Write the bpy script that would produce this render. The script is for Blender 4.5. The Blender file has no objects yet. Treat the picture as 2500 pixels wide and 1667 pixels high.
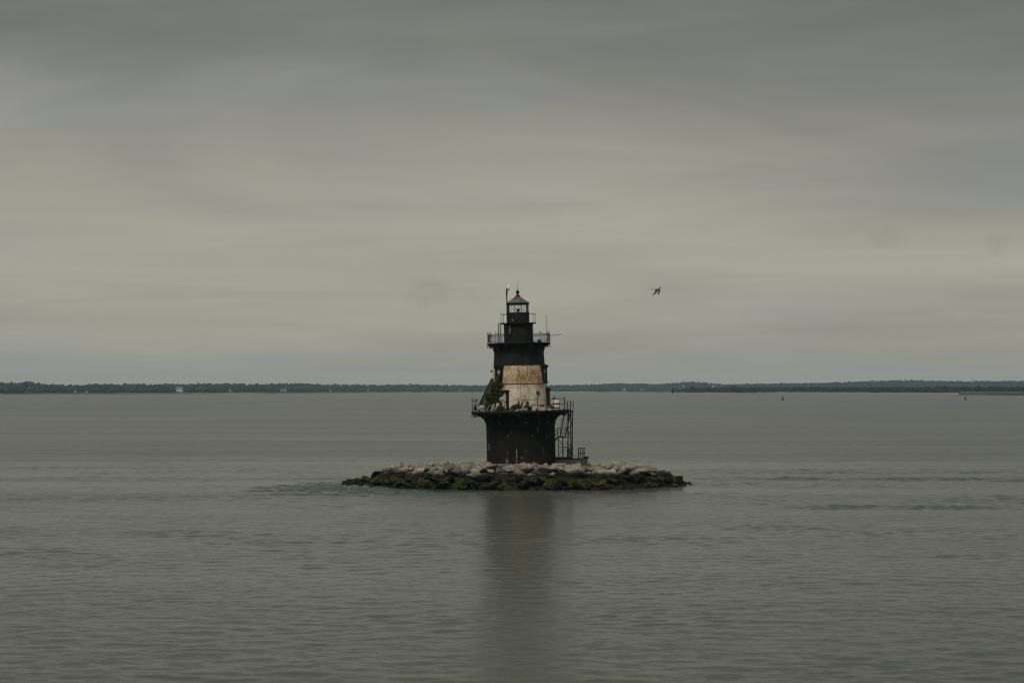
import bpy, bmesh, math, random
import numpy as np
from math import radians as R, sin, cos, pi
from mathutils import Vector, Matrix, Euler

S = bpy.context.scene
COL = S.collection
random.seed(7)
rng = np.random.default_rng(11)

# ------------------------------------------------------------------ camera
CAM_H = 8.9            # eye height above the sea (deck of a passing ferry), metres
F = 5200.0             # focal length in photograph pixels (2500 wide)
HZ = 949.0             # photograph row of the true horizon
cam_d = bpy.data.cameras.new('camera')
cam = bpy.data.objects.new('camera', cam_d); COL.objects.link(cam)
cam.location = (0, 0, CAM_H); cam.rotation_euler = (pi/2, 0, 0)
cam_d.sensor_width = 36.0; cam_d.lens = F/2500*36
cam_d.shift_y = (HZ-833.5)/2500
cam_d.clip_start = 0.5; cam_d.clip_end = 40000
S.camera = cam

# ------------------------------------------------------------------ world
SUN_EL, SUN_AZ = 54.0, 204.0      # azimuth clockwise from +Y: behind the camera, to the left
W = bpy.data.worlds.new('World'); S.world = W; W.use_nodes = True
wn, wl = W.node_tree.nodes, W.node_tree.links
wn.clear()
def wnode(t, **k):
    n = wn.new(t)
    for a, b in k.items(): setattr(n, a, b)
    return n
def wmath(op, a, b=None, clamp=False):
    n = wnode('ShaderNodeMath', operation=op); n.use_clamp = clamp
    for i, v in enumerate((a, b)):
        if v is None: continue
        if isinstance(v, (int, float)): n.inputs[i].default_value = v
        else: wl.new(v, n.inputs[i])
    return n.outputs[0]
wout = wnode('ShaderNodeOutputWorld'); wbg = wnode('ShaderNodeBackground')
wl.new(wbg.outputs[0], wout.inputs[0])
tc = wnode('ShaderNodeTexCoord')
sep = wnode('ShaderNodeSeparateXYZ'); wl.new(tc.outputs['Generated'], sep.inputs[0])
sky = wnode('ShaderNodeTexSky', sky_type='NISHITA'); sky.sun_disc = False
sky.sun_elevation = R(SUN_EL); sky.sun_rotation = R(SUN_AZ)
sky.air_density = 1.0; sky.dust_density = 3.0
def wnoise(sx, sz, scale, detail, rough, off=0.0):
    mp = wnode('ShaderNodeMapping'); mp.inputs['Scale'].default_value = (sx, sx, sz)
    mp.inputs['Location'].default_value = (off, off*0.7, off*1.3)
    wl.new(tc.outputs['Generated'], mp.inputs[0])
    n = wnode('ShaderNodeTexNoise'); n.inputs['Scale'].default_value = scale
    n.inputs['Detail'].default_value = detail; n.inputs['Roughness'].default_value = rough
    n.inputs['Distortion'].default_value = 0.5
    wl.new(mp.outputs[0], n.inputs['Vector'])
    return n.outputs['Fac']
broad = wnoise(1.0, 4.5, 3.0, 4, 0.5, 64.53)       # wide sheets of cloud
streak = wnoise(1.0, 11.0, 7.0, 7, 0.6, 15)    # long thin streaks
puff = wnoise(1.0, 1.6, 70.0, 4, 0.5, 5.3)       # small low clouds
zz = wmath('ADD', sep.outputs['Z'], wmath('MULTIPLY', wmath('SUBTRACT', broad, 0.5), 0.15))
zz = wmath('ADD', zz, wmath('MULTIPLY', wmath('SUBTRACT', streak, 0.5), 0.02))
ramp = wnode('ShaderNodeValToRGB'); wl.new(zz, ramp.inputs[0])
cr = ramp.color_ramp; cr.interpolation = 'B_SPLINE'
stops = [(0.0, (.335, .318, .272)), (.035, (.336, .324, .276)), (.075, (.415, .394, .318)), (.115, (.312, .302, .262)),
         (.155, (.205, .210, .190)), (.21, (.138, .144, .127)), (.34, (.145, .150, .137)), (1.0, (.33, .335, .325))]
while len(cr.elements) < len(stops): cr.elements.new(0.5)
for e, (p, c) in zip(cr.elements, stops):
    e.position = p; e.color = (*c, 1)
# brightness variation of the cloud base
var = wmath('ADD', 1.0, wmath('MULTIPLY', wmath('SUBTRACT', streak, 0.5), 0.36))
# small low clouds, dark or pale, each ragged by the noise
front = wmath('GREATER_THAN', sep.outputs['Y'], 0.0)
for cx, cz, rx, rz, k in ((-.039, .0455, .011, .0075, -.22), (-.013, .0432, .011, .005, -.20), (.172, .070, .011, .0055, -.20), (.222, .066, .007, .006, -.20),
                          (.204, .0350, .014, .0035, .16), (.150, .0350, .010, .003, .12), (.072, .0110, .016, .0022, .12), (-.145, .0225, .030, .004, -.10)):
    dx = wmath('DIVIDE', wmath('SUBTRACT', sep.outputs['X'], cx), rx); dz = wmath('DIVIDE', wmath('SUBTRACT', sep.outputs['Z'], cz), rz)
    q = wmath('SUBTRACT', 1.0, wmath('ADD', wmath('MULTIPLY', dx, dx), wmath('MULTIPLY', dz, dz)))
    q = wmath('ADD', q, wmath('MULTIPLY', wmath('SUBTRACT', puff, 0.5), 5.0))
    q = wmath('MULTIPLY', wmath('MULTIPLY', q, 0.5, clamp=True), front)
    var = wmath('ADD', var, wmath('MULTIPLY', q, k*0.5))
mul = wnode('ShaderNodeVectorMath', operation='SCALE'); wl.new(ramp.outputs[0], mul.inputs[0]); wl.new(var, mul.inputs['Scale'])
# cool patches where the higher cloud shows
cool = wnode('ShaderNodeMix', data_type='RGBA', blend_type='MULTIPLY')
cf = wmath('MULTIPLY', wmath('SUBTRACT', wnoise(1.0, 6.0, 4.5, 4, 0.5, 16), 0.46), 4.0, clamp=True)
wl.new(cf, cool.inputs[0]); wl.new(mul.outputs[0], cool.inputs[6]); cool.inputs[7].default_value = (.93, .97, 1.06, 1)
# thin share of the clear sky above the cloud
skm = wnode('ShaderNodeVectorMath', operation='SCALE'); wl.new(sky.outputs[0], skm.inputs[0]); skm.inputs['Scale'].default_value = 0.05
mix = wnode('ShaderNodeMix', data_type='RGBA'); mix.inputs[0].default_value = 0.97
wl.new(skm.outputs[0], mix.inputs[6]); wl.new(cool.outputs[2], mix.inputs[7])
wl.new(mix.outputs[2], wbg.inputs[0]); wbg.inputs[1].default_value = 0.78

# ------------------------------------------------------------------ sun behind the cloud
sd = bpy.data.lights.new('sun', 'SUN'); sd.energy = 1.5; sd.angle = R(14); sd.color = (1.0, .95, .86)
so = bpy.data.objects.new('sun', sd); COL.objects.link(so)
sdir = Vector((sin(R(SUN_AZ))*cos(R(SUN_EL)), cos(R(SUN_AZ))*cos(R(SUN_EL)), sin(R(SUN_EL))))
so.rotation_euler = (-sdir).to_track_quat('-Z', 'Y').to_euler(); so.location = sdir*100

vs = S.view_settings
vs.view_transform = 'Standard'; vs.look = 'None'; vs.exposure = 0.36; vs.gamma = 1.0; vs.use_curve_mapping = False
S.cycles.max_bounces = 8; S.cycles.transparent_max_bounces = 16; S.cycles.volume_bounces = 0
S.cycles.use_denoising = True; S.cycles.denoising_prefilter = 'ACCURATE'; S.cycles.filter_width = 1.3
try: S.cycles.volume_max_steps = 64
except Exception: pass

# ------------------------------------------------------------------ helpers
def P(px, py, D):
    """point at distance D that the photograph shows at px,py"""
    return Vector(((px-1250)/F*D, D, CAM_H-(py-HZ)/F*D))

def tag(o, label=None, cat=None, group=None, kind=None):
    if label: o['label'] = label
    if cat: o['category'] = cat
    if group: o['group'] = group
    if kind: o['kind'] = kind
    return o

def empty(name, loc=(0, 0, 0), rot=(0, 0, 0), parent=None):
    o = bpy.data.objects.new(name, None); COL.objects.link(o)
    o.location = loc; o.rotation_euler = rot; o.empty_display_size = .3
    if parent: o.parent = parent
    return o

def link(name, me, parent=None, loc=(0, 0, 0), rot=(0, 0, 0), scale=(1, 1, 1)):
    o = bpy.data.objects.new(name, me); COL.objects.link(o)
    o.location = loc; o.rotation_euler = rot; o.scale = scale
    if parent: o.parent = parent
    return o

class MB:
    """collects shapes into one mesh"""
    def __init__(s): s.v, s.f, s.m = [], [], []; s.mi = 0
    def add(s, vs, fs):
        n = len(s.v); s.v += [tuple(p) for p in vs]
        s.f += [tuple(i+n for i in f) for f in fs]; s.m += [s.mi]*len(fs)
        return s
    def box(s, c, size, rot=None):
        hx, hy, hz = size[0]/2, size[1]/2, size[2]/2
        vs = [Vector((x, y, z)) for x in (-hx, hx) for y in (-hy, hy) for z in (-hz, hz)]
        if rot is not None:
            M = rot if isinstance(rot, Matrix) else Euler(rot).to_matrix()
            vs = [M @ p for p in vs]
        vs = [p+Vector(c) for p in vs]
        return s.add(vs, [(0, 1, 3, 2), (4, 6, 7, 5), (0, 4, 5, 1), (2, 3, 7, 6), (0, 2, 6, 4), (1, 5, 7, 3)])
    def tube(s, a, b, r, n=8, r2=None, caps=True):
        a, b = Vector(a), Vector(b); r2 = r if r2 is None else r2
        d = (b-a).normalized(); u = d.orthogonal().normalized(); w = d.cross(u)
        vs = []
        for p, rr in ((a, r), (b, r2)):
            for k in range(n):
                t = 2*pi*k/n; vs.append(p+u*cos(t)*rr+w*sin(t)*rr)
        fs = [(k, (k+1) % n, n+(k+1) % n, n+k) for k in range(n)]
        if caps: fs += [tuple(range(n-1, -1, -1)), tuple(range(n, 2*n))]
        return s.add(vs, fs)
    def bar(s, a, b, wd, th, up=(0, 0, 1)):
        """rectangular bar from a to b"""
        a, b = Vector(a), Vector(b); d = b-a; L = d.length; d.normalize()
        x = d.cross(Vector(up))
        if x.length < 1e-4: x = d.cross(Vector((0, 1, 0)))
        x.normalize(); y = x.cross(d)
        M = Matrix((x, d, y)).transposed()
        return s.box((a+b)/2, (wd, L, th), M)
    def poly(s, pts, r, n=6):
        for a, b in zip(pts[:-1], pts[1:]): s.tube(a, b, r, n)
        return s
    def ring(s, rad, z, r, seg=64, n=6, a0=0, a1=2*pi):
        pts = []
        closed = abs(a1-a0-2*pi) < 1e-6
        N = seg if closed else seg+1
        vs = []
        for k in range(N):
            t = a0+(a1-a0)*k/seg
            for j in range(n):
                q = 2*pi*j/n
                rr = rad+r*cos(q)
                vs.append((rr*sin(t), -rr*cos(t), z+r*sin(q)))
        fs = []
        for k in range(seg):
            k2 = (k+1) % N
            for j in range(n):
                j2 = (j+1) % n
                fs.append((k*n+j, k2*n+j, k2*n+j2, k*n+j2))
        return s.add(vs, fs)
    def lathe(s, prof, seg=72, a0=0, a1=2*pi, c=(0, 0, 0)):
        closed = abs(a1-a0-2*pi) < 1e-6
        N = seg if closed else seg+1
        m = len(prof); vs = []
        for k in range(N):
            t = a0+(a1-a0)*k/seg
            for (r, z) in prof: vs.append((c[0]+r*sin(t), c[1]-r*cos(t), c[2]+z))
        fs = []
        for k in range(seg):
            k2 = (k+1) % N
            for j in range(m-1):
                fs.append((k*m+j, k2*m+j, k2*m+j+1, k*m+j+1))
        return s.add(vs, fs)
    def plate(s, r0, z0, r1, z1, a0, a1, th, seg=6):
        """curved plate: sector of a shell of thickness th"""
        vs = []
        for k in range(seg+1):
            t = a0+(a1-a0)*k/seg
            for r, z in ((r0, z0), (r1, z1), (r1-th, z1), (r0-th, z0)):
                vs.append((r*sin(t), -r*cos(t), z))
        fs = []
        for k in range(seg):
            for j in range(4):
                j2 = (j+1) % 4
                fs.append((k*4+j, (k+1)*4+j, (k+1)*4+j2, k*4+j2))
        fs += [(3, 2, 1, 0), tuple(seg*4+j for j in range(4))]
        return s.add(vs, fs)
    def sphere(s, c, r, nu=12, nv=8, sc=(1, 1, 1)):
        vs = [Vector(c)+Vector((0, 0, -r*sc[2]))]
        for j in range(1, nv):
            p = -pi/2+pi*j/nv
            for k in range(nu):
                t = 2*pi*k/nu
                vs.append(Vector(c)+Vector((r*sc[0]*cos(p)*cos(t), r*sc[1]*cos(p)*sin(t), r*sc[2]*sin(p))))
        vs.append(Vector(c)+Vector((0, 0, r*sc[2])))
        fs = [(0, 1+(k+1) % nu, 1+k) for k in range(nu)]
        for j in range(nv-2):
            for k in range(nu):
                a = 1+j*nu+k; b = 1+j*nu+(k+1) % nu
                fs.append((a, b, b+nu, a+nu))
        l = len(vs)-1; o = 1+(nv-2)*nu
        fs += [(o+k, o+(k+1) % nu, l) for k in range(nu)]
        return s.add(vs, fs)
    def prism(s, pts, y0, y1):
        """polygon in the xz plane extruded along y"""
        n = len(pts)
        vs = [(x, y0, z) for x, z in pts]+[(x, y1, z) for x, z in pts]
        fs = [tuple(range(n-1, -1, -1)), tuple(range(n, 2*n))]+[(k, (k+1) % n, n+(k+1) % n, n+k) for k in range(n)]
        return s.add(vs, fs)
    def mesh(s, name, mats, smooth=None):
        me = bpy.data.meshes.new(name); me.from_pydata(s.v, [], s.f)
        for m in (mats if isinstance(mats, (list, tuple)) else [mats]): me.materials.append(m)
        if any(s.m): me.polygons.foreach_set('material_index', s.m)
        bm = bmesh.new(); bm.from_mesh(me)
        bmesh.ops.recalc_face_normals(bm, faces=bm.faces); bm.to_mesh(me); bm.free()
        if smooth:
            me.shade_smooth(); me.set_sharp_from_angle(angle=R(smooth))
        me.update(); return me
    def build(s, name, mats, parent=None, smooth=None, **k):
        return link(name, s.mesh(name, mats, smooth), parent, **k)

def np_mesh(name, V, T, mat):
    V = np.asarray(V, dtype=np.float32); T = np.asarray(T, dtype=np.int32)
    me = bpy.data.meshes.new(name)
    n = T.shape[1]
    me.vertices.add(len(V)); me.vertices.foreach_set('co', V.ravel())
    me.loops.add(T.size); me.loops.foreach_set('vertex_index', T.ravel())
    me.polygons.add(len(T)); me.polygons.foreach_set('loop_start', np.arange(0, T.size, n, dtype=np.int32))
    me.materials.append(mat); me.update(calc_edges=True); me.validate()
    return me

# ------------------------------------------------------------------ materials
class NM:
    """small node-graph helper"""
    def __init__(s, name):
        s.mat = bpy.data.materials.new(name); s.mat.use_nodes = True
        s.nt = s.mat.node_tree; s.n = s.nt.nodes; s.l = s.nt.links
        s.p = s.n['Principled BSDF']
    def node(s, t, **k):
        n = s.n.new(t)
        for a, b in k.items(): setattr(n, a, b)
        return n
    def put(s, sock, v):
        if isinstance(v, bpy.types.NodeSocket): s.l.new(v, sock)
        elif isinstance(v, (tuple, list)) and len(v) == 3 and sock.type == 'RGBA': sock.default_value = (*v, 1)
        else: sock.default_value = v
    def math(s, op, a, b=None, c=None, clamp=False):
        n = s.node('ShaderNodeMath', operation=op); n.use_clamp = clamp
        for i, v in enumerate((a, b, c)):
            if v is not None: s.put(n.inputs[i], v)
        return n.outputs[0]
    def coord(s, kind='Object'):
        return s.node('ShaderNodeTexCoord').outputs[kind]
    def lhc(s):
        n = s.node('ShaderNodeTexCoord'); n.object = LH; return n.outputs['Object']
    def pos(s): return s.node('ShaderNodeNewGeometry').outputs['Position']
    def xyz(s, v):
        n = s.node('ShaderNodeSeparateXYZ'); s.put(n.inputs[0], v); return n.outputs
    def map(s, v, scale=(1, 1, 1), loc=(0, 0, 0)):
        n = s.node('ShaderNodeMapping'); s.put(n.inputs[0], v)
        n.inputs['Scale'].default_value = scale; n.inputs['Location'].default_value = loc
        return n.outputs[0]
    def noise(s, v, scale, detail=4, rough=.55, out='Fac', dist=0):
        n = s.node('ShaderNodeTexNoise'); s.put(n.inputs['Vector'], v)
        n.inputs['Scale'].default_value = scale; n.inputs['Detail'].default_value = detail
        n.inputs['Roughness'].default_value = rough; n.inputs['Distortion'].default_value = dist
        return n.outputs[out]
    def step(s, v, lo, hi):
        n = s.node('ShaderNodeMapRange', interpolation_type='SMOOTHSTEP')
        s.put(n.inputs[0], v); s.put(n.inputs[1], lo); s.put(n.inputs[2], hi)
        return n.outputs[0]
    def mix(s, f, a, b, mode='MIX'):
        n = s.node('ShaderNodeMix', data_type='RGBA', blend_type=mode)
        s.put(n.inputs[0], f); s.put(n.inputs[6], a); s.put(n.inputs[7], b)
        return n.outputs[2]
    def bump(s, h, strength=.3, dist=.05):
        n = s.node('ShaderNodeBump'); n.inputs['Strength'].default_value = strength
        n.inputs['Distance'].default_value = dist; s.put(n.inputs['Height'], h)
        s.l.new(n.outputs[0], s.p.inputs['Normal'])
    def done(s, base, rough=.6, spec=.5, metal=0.0):
        s.put(s.p.inputs['Base Color'], base); s.put(s.p.inputs['Roughness'], rough)
        s.put(s.p.inputs['Specular IOR Level'], spec); s.put(s.p.inputs['Metallic'], metal)
        return s.mat

def plain(name, col, rough=.6, spec=.4, vary=.25, scale=3.0):
    m = NM(name); c = m.coord()
    n = m.noise(c, scale, 5, .6)
    f = m.math('MULTIPLY_ADD', n, 2*vary, 1-vary)
    v = m.node('ShaderNodeVectorMath', operation='SCALE'); v.inputs[0].default_value = col; m.put(v.inputs['Scale'], f)
    return m.done(v.outputs[0], rough, spec)

# the lighthouse root stands here already, so that its paint can be laid out in the tower's own space
LX, LY = .92, 200.0
TILT = R(-1.25)          # the tower leans a little to the left
LROT = (0, TILT, 0); LM = Matrix.Translation((LX, LY, 0)) @ Euler(LROT).to_matrix().to_4x4()
LH = empty('lighthouse', (LX, LY, 0), LROT)
tag(LH, 'leaning black and rusty white cast iron lighthouse on the rock islet', 'lighthouse')
def LW(x, y, z): return LM @ Vector((x, y, z))

def iron_black():
    m = NM('black_painted_iron'); c = m.lhc()
    big = m.noise(c, .9, 4, .6)
    drip = m.noise(m.map(c, (3.2, 3.2, .22)), 2.2, 5, .6)
    a = m.mix(m.step(big, .35, .7), (.010, .0102, .0105), (.018, .0178, .017))
    a = m.mix(m.math('MULTIPLY', m.step(drip, .54, .78), .6), a, (.046, .043, .037))
    a = m.mix(m.math('MULTIPLY', m.step(m.noise(c, 6, 6, .7), .66, .8), .5), a, (.034, .022, .013))
    m.bump(m.noise(c, 9, 4, .6), .25, .01)
    return m.done(a, .62, .2)

def iron_caisson():
    m = NM('stained_black_caisson_iron'); c = m.lhc(); x, y, z = m.xyz(c)
    big = m.noise(c, .7, 4, .6)
    drip = m.noise(m.map(c, (3.5, 3.5, .12)), 2.0, 5, .6)
    a = m.mix(m.step(big, .35, .7), (.0075, .0078, .006), (.0145, .0145, .011))
    a = m.mix(m.math('MULTIPLY', m.step(drip, .55, .78), .5), a, (.030, .027, .018))
    # rusty splash zone at the foot
    foot = m.math('MULTIPLY', m.step(m.math('ADD', z, m.math('MULTIPLY', m.noise(c, 2.2, 4, .6), .6)), 3.15, 2.75), .9)
    rust = m.mix(m.step(m.noise(m.map(c, (2, 2, .8)), 1.7, 5, .65), .4, .62), (.010, .008, .007), (.034, .014, .009))
    a = m.mix(foot, a, rust)
    pale = m.math('MULTIPLY', m.math('MULTIPLY', m.step(m.noise(m.map(c, (2.4, 2.4, .7), (3, 1, 0)), 2.0, 6, .7), .58, .72), foot), .5)
    a = m.mix(pale, a, (.17, .16, .11))
    # runs of lime and rust, each with its own place on the front of the drum
    wob = m.math('MULTIPLY', m.math('SUBTRACT', m.noise(c, 5, 3, .6), .5), .09)
    grain = m.step(m.noise(m.map(c, (9, 9, 1.6)), 2.2, 4, .6), .36, .58)
    front = m.math('LESS_THAN', y, 0.0)
    for (x0, w, z0, z1, col, k) in [(-.43, .05, 2.1, 3.45, (.52, .50, .42), .95), (.42, .03, 2.7, 3.4, (.30, .29, .24), .7),
                                    (-2.98, .045, 3.2, 3.95, (.5, .5, .44), .8), (-3.02, .05, 4.45, 4.8, (.32, .30, .17), .7),
                                    (-1.17, .06, 4.35, 4.8, (.34, .25, .08), .9), (-1.24, .035, 2.6, 3.3, (.30, .24, .12), .6),
                                    (-1.33, .17, 1.95, 2.6, (.36, .33, .24), .6), (.03, .14, 2.3, 2.75, (.3, .28, .22), .4),
                                    (1.60, .045, 4.75, 5.45, (.40, .38, .28), .75), (2.38, .04, 4.1, 4.65, (.36, .35, .30), .6),
                                    (2.02, .035, 2.7, 3.5, (.26, .25, .16), .6), (1.05, .04, 4.4, 4.8, (.34, .33, .27), .6),
                                    (-.9, .03, 4.7, 5.1, (.3, .3, .24), .45)]:
        d = m.math('ABSOLUTE', m.math('SUBTRACT', m.math('ADD', x, wob), x0))
        mk = m.math('MULTIPLY', m.step(d, w, w*.25), m.math('MULTIPLY', m.step(z, z0, z0+.15), m.step(z, z1, z1-.2)))
        mk = m.math('MULTIPLY', m.math('MULTIPLY', mk, front), m.math('MULTIPLY', grain, k))
        a = m.mix(mk, a, col)
    m.bump(m.noise(c, 7, 5, .65), .35, .015)
    return m.done(a, .72, .15)

def rusty_white(name, heavy):
    m = NM(name); c = m.lhc(); x, y, z = m.xyz(c)
    base = m.mix(m.step(m.noise(c, 1.1, 4, .6), .35, .68), (.72, .67, .55), (.64, .65, .58))
    if heavy: base = m.mix(m.step(m.noise(m.map(c, (1, 1, .4)), 1.4, 4, .6), .34, .62), (.68, .59, .43), (.75, .68, .53))
    run = m.noise(m.map(c, (4.2, 4.2, .42)), 1.9, 6, .68)
    patch = m.noise(m.map(c, (1, 1, .8), (2.3, 0.4, 1.1)), .95, 5, .62)
    spot = m.noise(c, 6.5, 6, .72)
    r = m.math('ADD', m.math('MULTIPLY', run, .46), m.math('ADD', m.math('MULTIPLY', patch, .58), m.math('MULTIPLY', spot, .55)))
    lo = .715 if heavy else .79
    k = m.step(r, lo, lo+.20)
    stain = m.mix(m.math('MULTIPLY', m.step(r, lo-.14, lo+.08), .55), base, (.47, .29, .12))
    a = m.mix(m.math('MULTIPLY', k, .85), stain, m.mix(m.step(spot, .45, .62), (.10, .040, .014), (.26, .115, .036)))
    # rust bleeding along the bolted seams
    for zs, wd in ((9.42, .14), (9.05, .10)):
        d = m.math('ABSOLUTE', m.math('SUBTRACT', z, zs))
        e = m.math('MULTIPLY', m.step(d, wd, .0), m.step(m.noise(m.map(c, (1, 1, .15)), 5.5, 4, .7), .5, .68))
        a = m.mix(m.math('MULTIPLY', e, .8), a, (.13, .055, .022))
    # the run below the porthole
    d = m.math('ABSOLUTE', m.math('SUBTRACT', m.math('ADD', x, m.math('MULTIPLY', m.math('SUBTRACT', m.noise(c, 6, 2), .5), .1)), 1.66))
    e = m.math('MULTIPLY', m.step(d, .1, .02), m.math('MULTIPLY', m.step(z, 7.65, 8.3), m.step(z, 8.62, 8.5)))
    a = m.mix(m.math('MULTIPLY', e, .8), a, (.24, .15, .05))
    # faint drips from overhead
    dr = m.step(m.noise(m.map(c, (7, 7, .25)), 2.4, 4, .6), .56, .75)
    a = m.mix(m.math('MULTIPLY', dr, .35), a, (.38, .27, .14))
    m.bump(m.noise(c, 8, 5, .65), .3, .012)
    return m.done(a, .75, .25)

def boulder_mat():
    m = NM('boulder_granite'); p = m.pos(); x, y, z = m.xyz(p)
    oi = m.node('ShaderNodeObjectInfo').outputs['Random']
    rp = m.node('ShaderNodeValToRGB'); m.put(rp.inputs[0], oi)
    cs = [(0, (.26, .236, .195)), (.2, (.32, .28, .222)), (.38, (.18, .176, .16)), (.5, (.37, .335, .278)), (.62, (.12, .12, .112)), (.72, (.29, .246, .20)), (.86, (.22, .21, .182)), (1, (.085, .085, .08))]
    while len(rp.color_ramp.elements) < len(cs): rp.color_ramp.elements.new(.5)
    for e, (q, c) in zip(rp.color_ramp.elements, cs): e.position = q; e.color = (*c, 1)
    g = m.noise(p, 1.6, 6, .65)
    a = m.mix(m.step(g, .3, .7), m.mix(1.0, rp.outputs[0], (.62, .6, .58), 'MULTIPLY'), m.mix(1.0, rp.outputs[0], (1.16, 1.15, 1.12), 'MULTIPLY'))
    a = m.mix(m.math('MULTIPLY', m.step(m.noise(p, 11, 5, .7), .55, .75), .4), a, (.12, .11, .09))
    # tide marks: weed just above the water, a black band over it
    zt = m.math('ADD', z, m.math('MULTIPLY', m.math('SUBTRACT', m.noise(p, .45, 4, .6), .5), .9))
    zt = m.math('ADD', zt, m.math('MULTIPLY', m.math('SUBTRACT', m.noise(p, 3.0, 4, .6), .5), .35))
    wet = m.step(zt, 1.58, 1.18)
    a = m.mix(m.math('MULTIPLY', wet, .96), a, m.mix(m.step(m.noise(p, 2.2, 4), .4, .65), (.004, .004, .003), (.011, .010, .0075)))
    pt = m.step(m.noise(p, .55, 4, .6), .40, .56)
    gr = m.math('MULTIPLY', m.math('MULTIPLY', m.step(zt, 1.10, .78), m.step(zt, .16, .36)), pt)
    nz = m.node('ShaderNodeNewGeometry'); up = m.xyz(nz.outputs['Normal'])[2]
    weed = m.mix(m.step(m.noise(p, 4.5, 5, .7), .42, .66), (.010, .012, .003), (.092, .096, .009))
    a = m.mix(m.math('MULTIPLY', gr, m.step(up, -.25, .35)), a, weed)
    ro = m.math('MULTIPLY_ADD', wet, -.22, .88)
    hb = m.math('ADD', m.noise(p, 3.2, 6, .7), m.math('MULTIPLY', m.noise(p, 14, 4, .6), .4))
    m.bump(hb, .8, .13)
    return m.done(a, ro, m.math('MULTIPLY_ADD', wet, -.2, .3))

def water_mat():
    m = NM('sea_water'); p = m.pos(); x, y, z = m.xyz(p)
    def slopes(scale, sx, detail, rough, loc):
        return m.noise(m.map(p, (scale*sx, scale, scale), loc), 1.0, detail, rough, 'Color')
    def sub(v):
        n = m.node('ShaderNodeVectorMath', operation='SUBTRACT'); m.put(n.inputs[0], v); n.inputs[1].default_value = (.5, .5, .5); return n.outputs[0]
    def scl(v, f):
        n = m.node('ShaderNodeVectorMath', operation='SCALE'); m.put(n.inputs[0], v); m.put(n.inputs['Scale'], f); return n.outputs[0]
    def add(a, b):
        n = m.node('ShaderNodeVectorMath', operation='ADD'); m.put(n.inputs[0], a); m.put(n.inputs[1], b); return n.outputs[0]
    # lanes of ruffled and slick water
    lane = m.noise(m.map(p, (.0035, .022, 0)), 1.0, 4, .55)
    lane2 = m.noise(m.map(p, (.012, .09, 0), (4, 9, 0)), 1.0, 3, .5)
    ruf = m.math('ADD', m.math('MULTIPLY', m.step(lane, .30, .70), .55), m.math('MULTIPLY', m.step(lane2, .32, .70), .45))
    ruf = m.math('ADD', ruf, .42)
    # tide rips round the islet, and its wakes
    def ell(cx, cy, rx, ry):
        dx = m.math('DIVIDE', m.math('SUBTRACT', x, cx), rx); dy = m.math('DIVIDE', m.math('SUBTRACT', y, cy), ry)
        q = m.math('ADD', m.math('MULTIPLY', dx, dx), m.math('MULTIPLY', dy, dy))
        q = m.math('ADD', q, m.math('MULTIPLY', m.math('SUBTRACT', m.noise(m.map(p, (.25, .2, 0)), 1.0, 3), .5), .9))
        return m.step(q, 1.05, .55)
    rip = ell(-15.0, 189, 8.5, 15)
    rip = m.math('MAXIMUM', rip, m.math('MULTIPLY', ell(-5, 180.5, 12, 4.5), .8))
    rip = m.math('MAXIMUM', rip, m.math('MULTIPLY', ell(44, 210, 27, 4.5), .8))
    rip = m.math('MAXIMUM', rip, m.math('MULTIPLY', ell(29, 160, 9, 3.2), .8))
    rip = m.math('MAXIMUM', rip, m.math('MULTIPLY', ell(33, 222, 17, 3), .5))
    slick = m.math('MULTIPLY', m.math('MAXIMUM', ell(50, 204.5, 38, 4.2), m.math('MULTIPLY', ell(-40, 214, 24, 5), .6)), m.step(m.noise(m.map(p, (.05, .55, 0), (3, 7, 0)), 1.0, 4, .6), .46, .66))
    slick = m.math('MULTIPLY', slick, .6)
    ruf = m.math('MULTIPLY', ruf, m.math('SUBTRACT', 1.0, m.math('MULTIPLY', slick, .75)))
    rip = m.math('MULTIPLY', rip, m.step(m.noise(m.map(p, (.35, .5, 0), (1, 2, 0)), 1.0, 4, .6), .33, .56))
    # the wave mesh carries the larger waves near the islet; beyond it they are finer than the sheet and become roughness
    dx = m.math('SUBTRACT', x, 0.0); dy = m.math('SUBTRACT', y, 170.0)
    out = m.step(m.math('SQRT', m.math('ADD', m.math('MULTIPLY', dx, dx), m.math('MULTIPLY', dy, dy))), 60.0, 135.0)
    s2 = scl(sub(slopes(1.15, .40, 3, .55, (7, 3, 0))), m.math('MULTIPLY', ruf, m.math('MULTIPLY_ADD', out, .16, .12)))
    s3 = scl(sub(slopes(4.0, .5, 3, .6, (1, 5, 0))), m.math('MULTIPLY', ruf, .36))
    stp = m.math('POWER', m.step(m.noise(m.map(p, (.28, 1.1, 0), (11, 2, 0)), 1.0, 3, .5), .60, .84), 1.5)
    s4 = scl(sub(slopes(2.0, .5, 3, .6, (3, 8, 0))), m.math('ADD', m.math('MULTIPLY', stp, .7), m.math('MULTIPLY', rip, .7)))
    s = add(s2, add(s3, s4))
    n = m.node('ShaderNodeVectorMath', operation='MULTIPLY'); m.put(n.inputs[0], s); n.inputs[1].default_value = (.9, 1.0, 0)
    ad = m.node('ShaderNodeVectorMath', operation='ADD'); m.put(ad.inputs[0], n.outputs[0]); m.put(ad.inputs[1], m.node('ShaderNodeNewGeometry').outputs['Normal'])
    nn = m.node('ShaderNodeVectorMath', operation='NORMALIZE'); m.put(nn.inputs[0], ad.outputs[0])
    m.l.new(nn.outputs[0], m.p.inputs['Normal'])
    foam = m.math('MULTIPLY', rip, m.step(m.noise(m.map(p, (1.1, 1.7, 0)), 1.0, 5, .65), .66, .74))
    near = m.math('MULTIPLY', ell(-12.5, 190, 8, 13), m.step(m.noise(m.map(p, (.8, 1.0, 0), (5, 5, 0)), 1.0, 4, .65), .62, .70))
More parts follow.
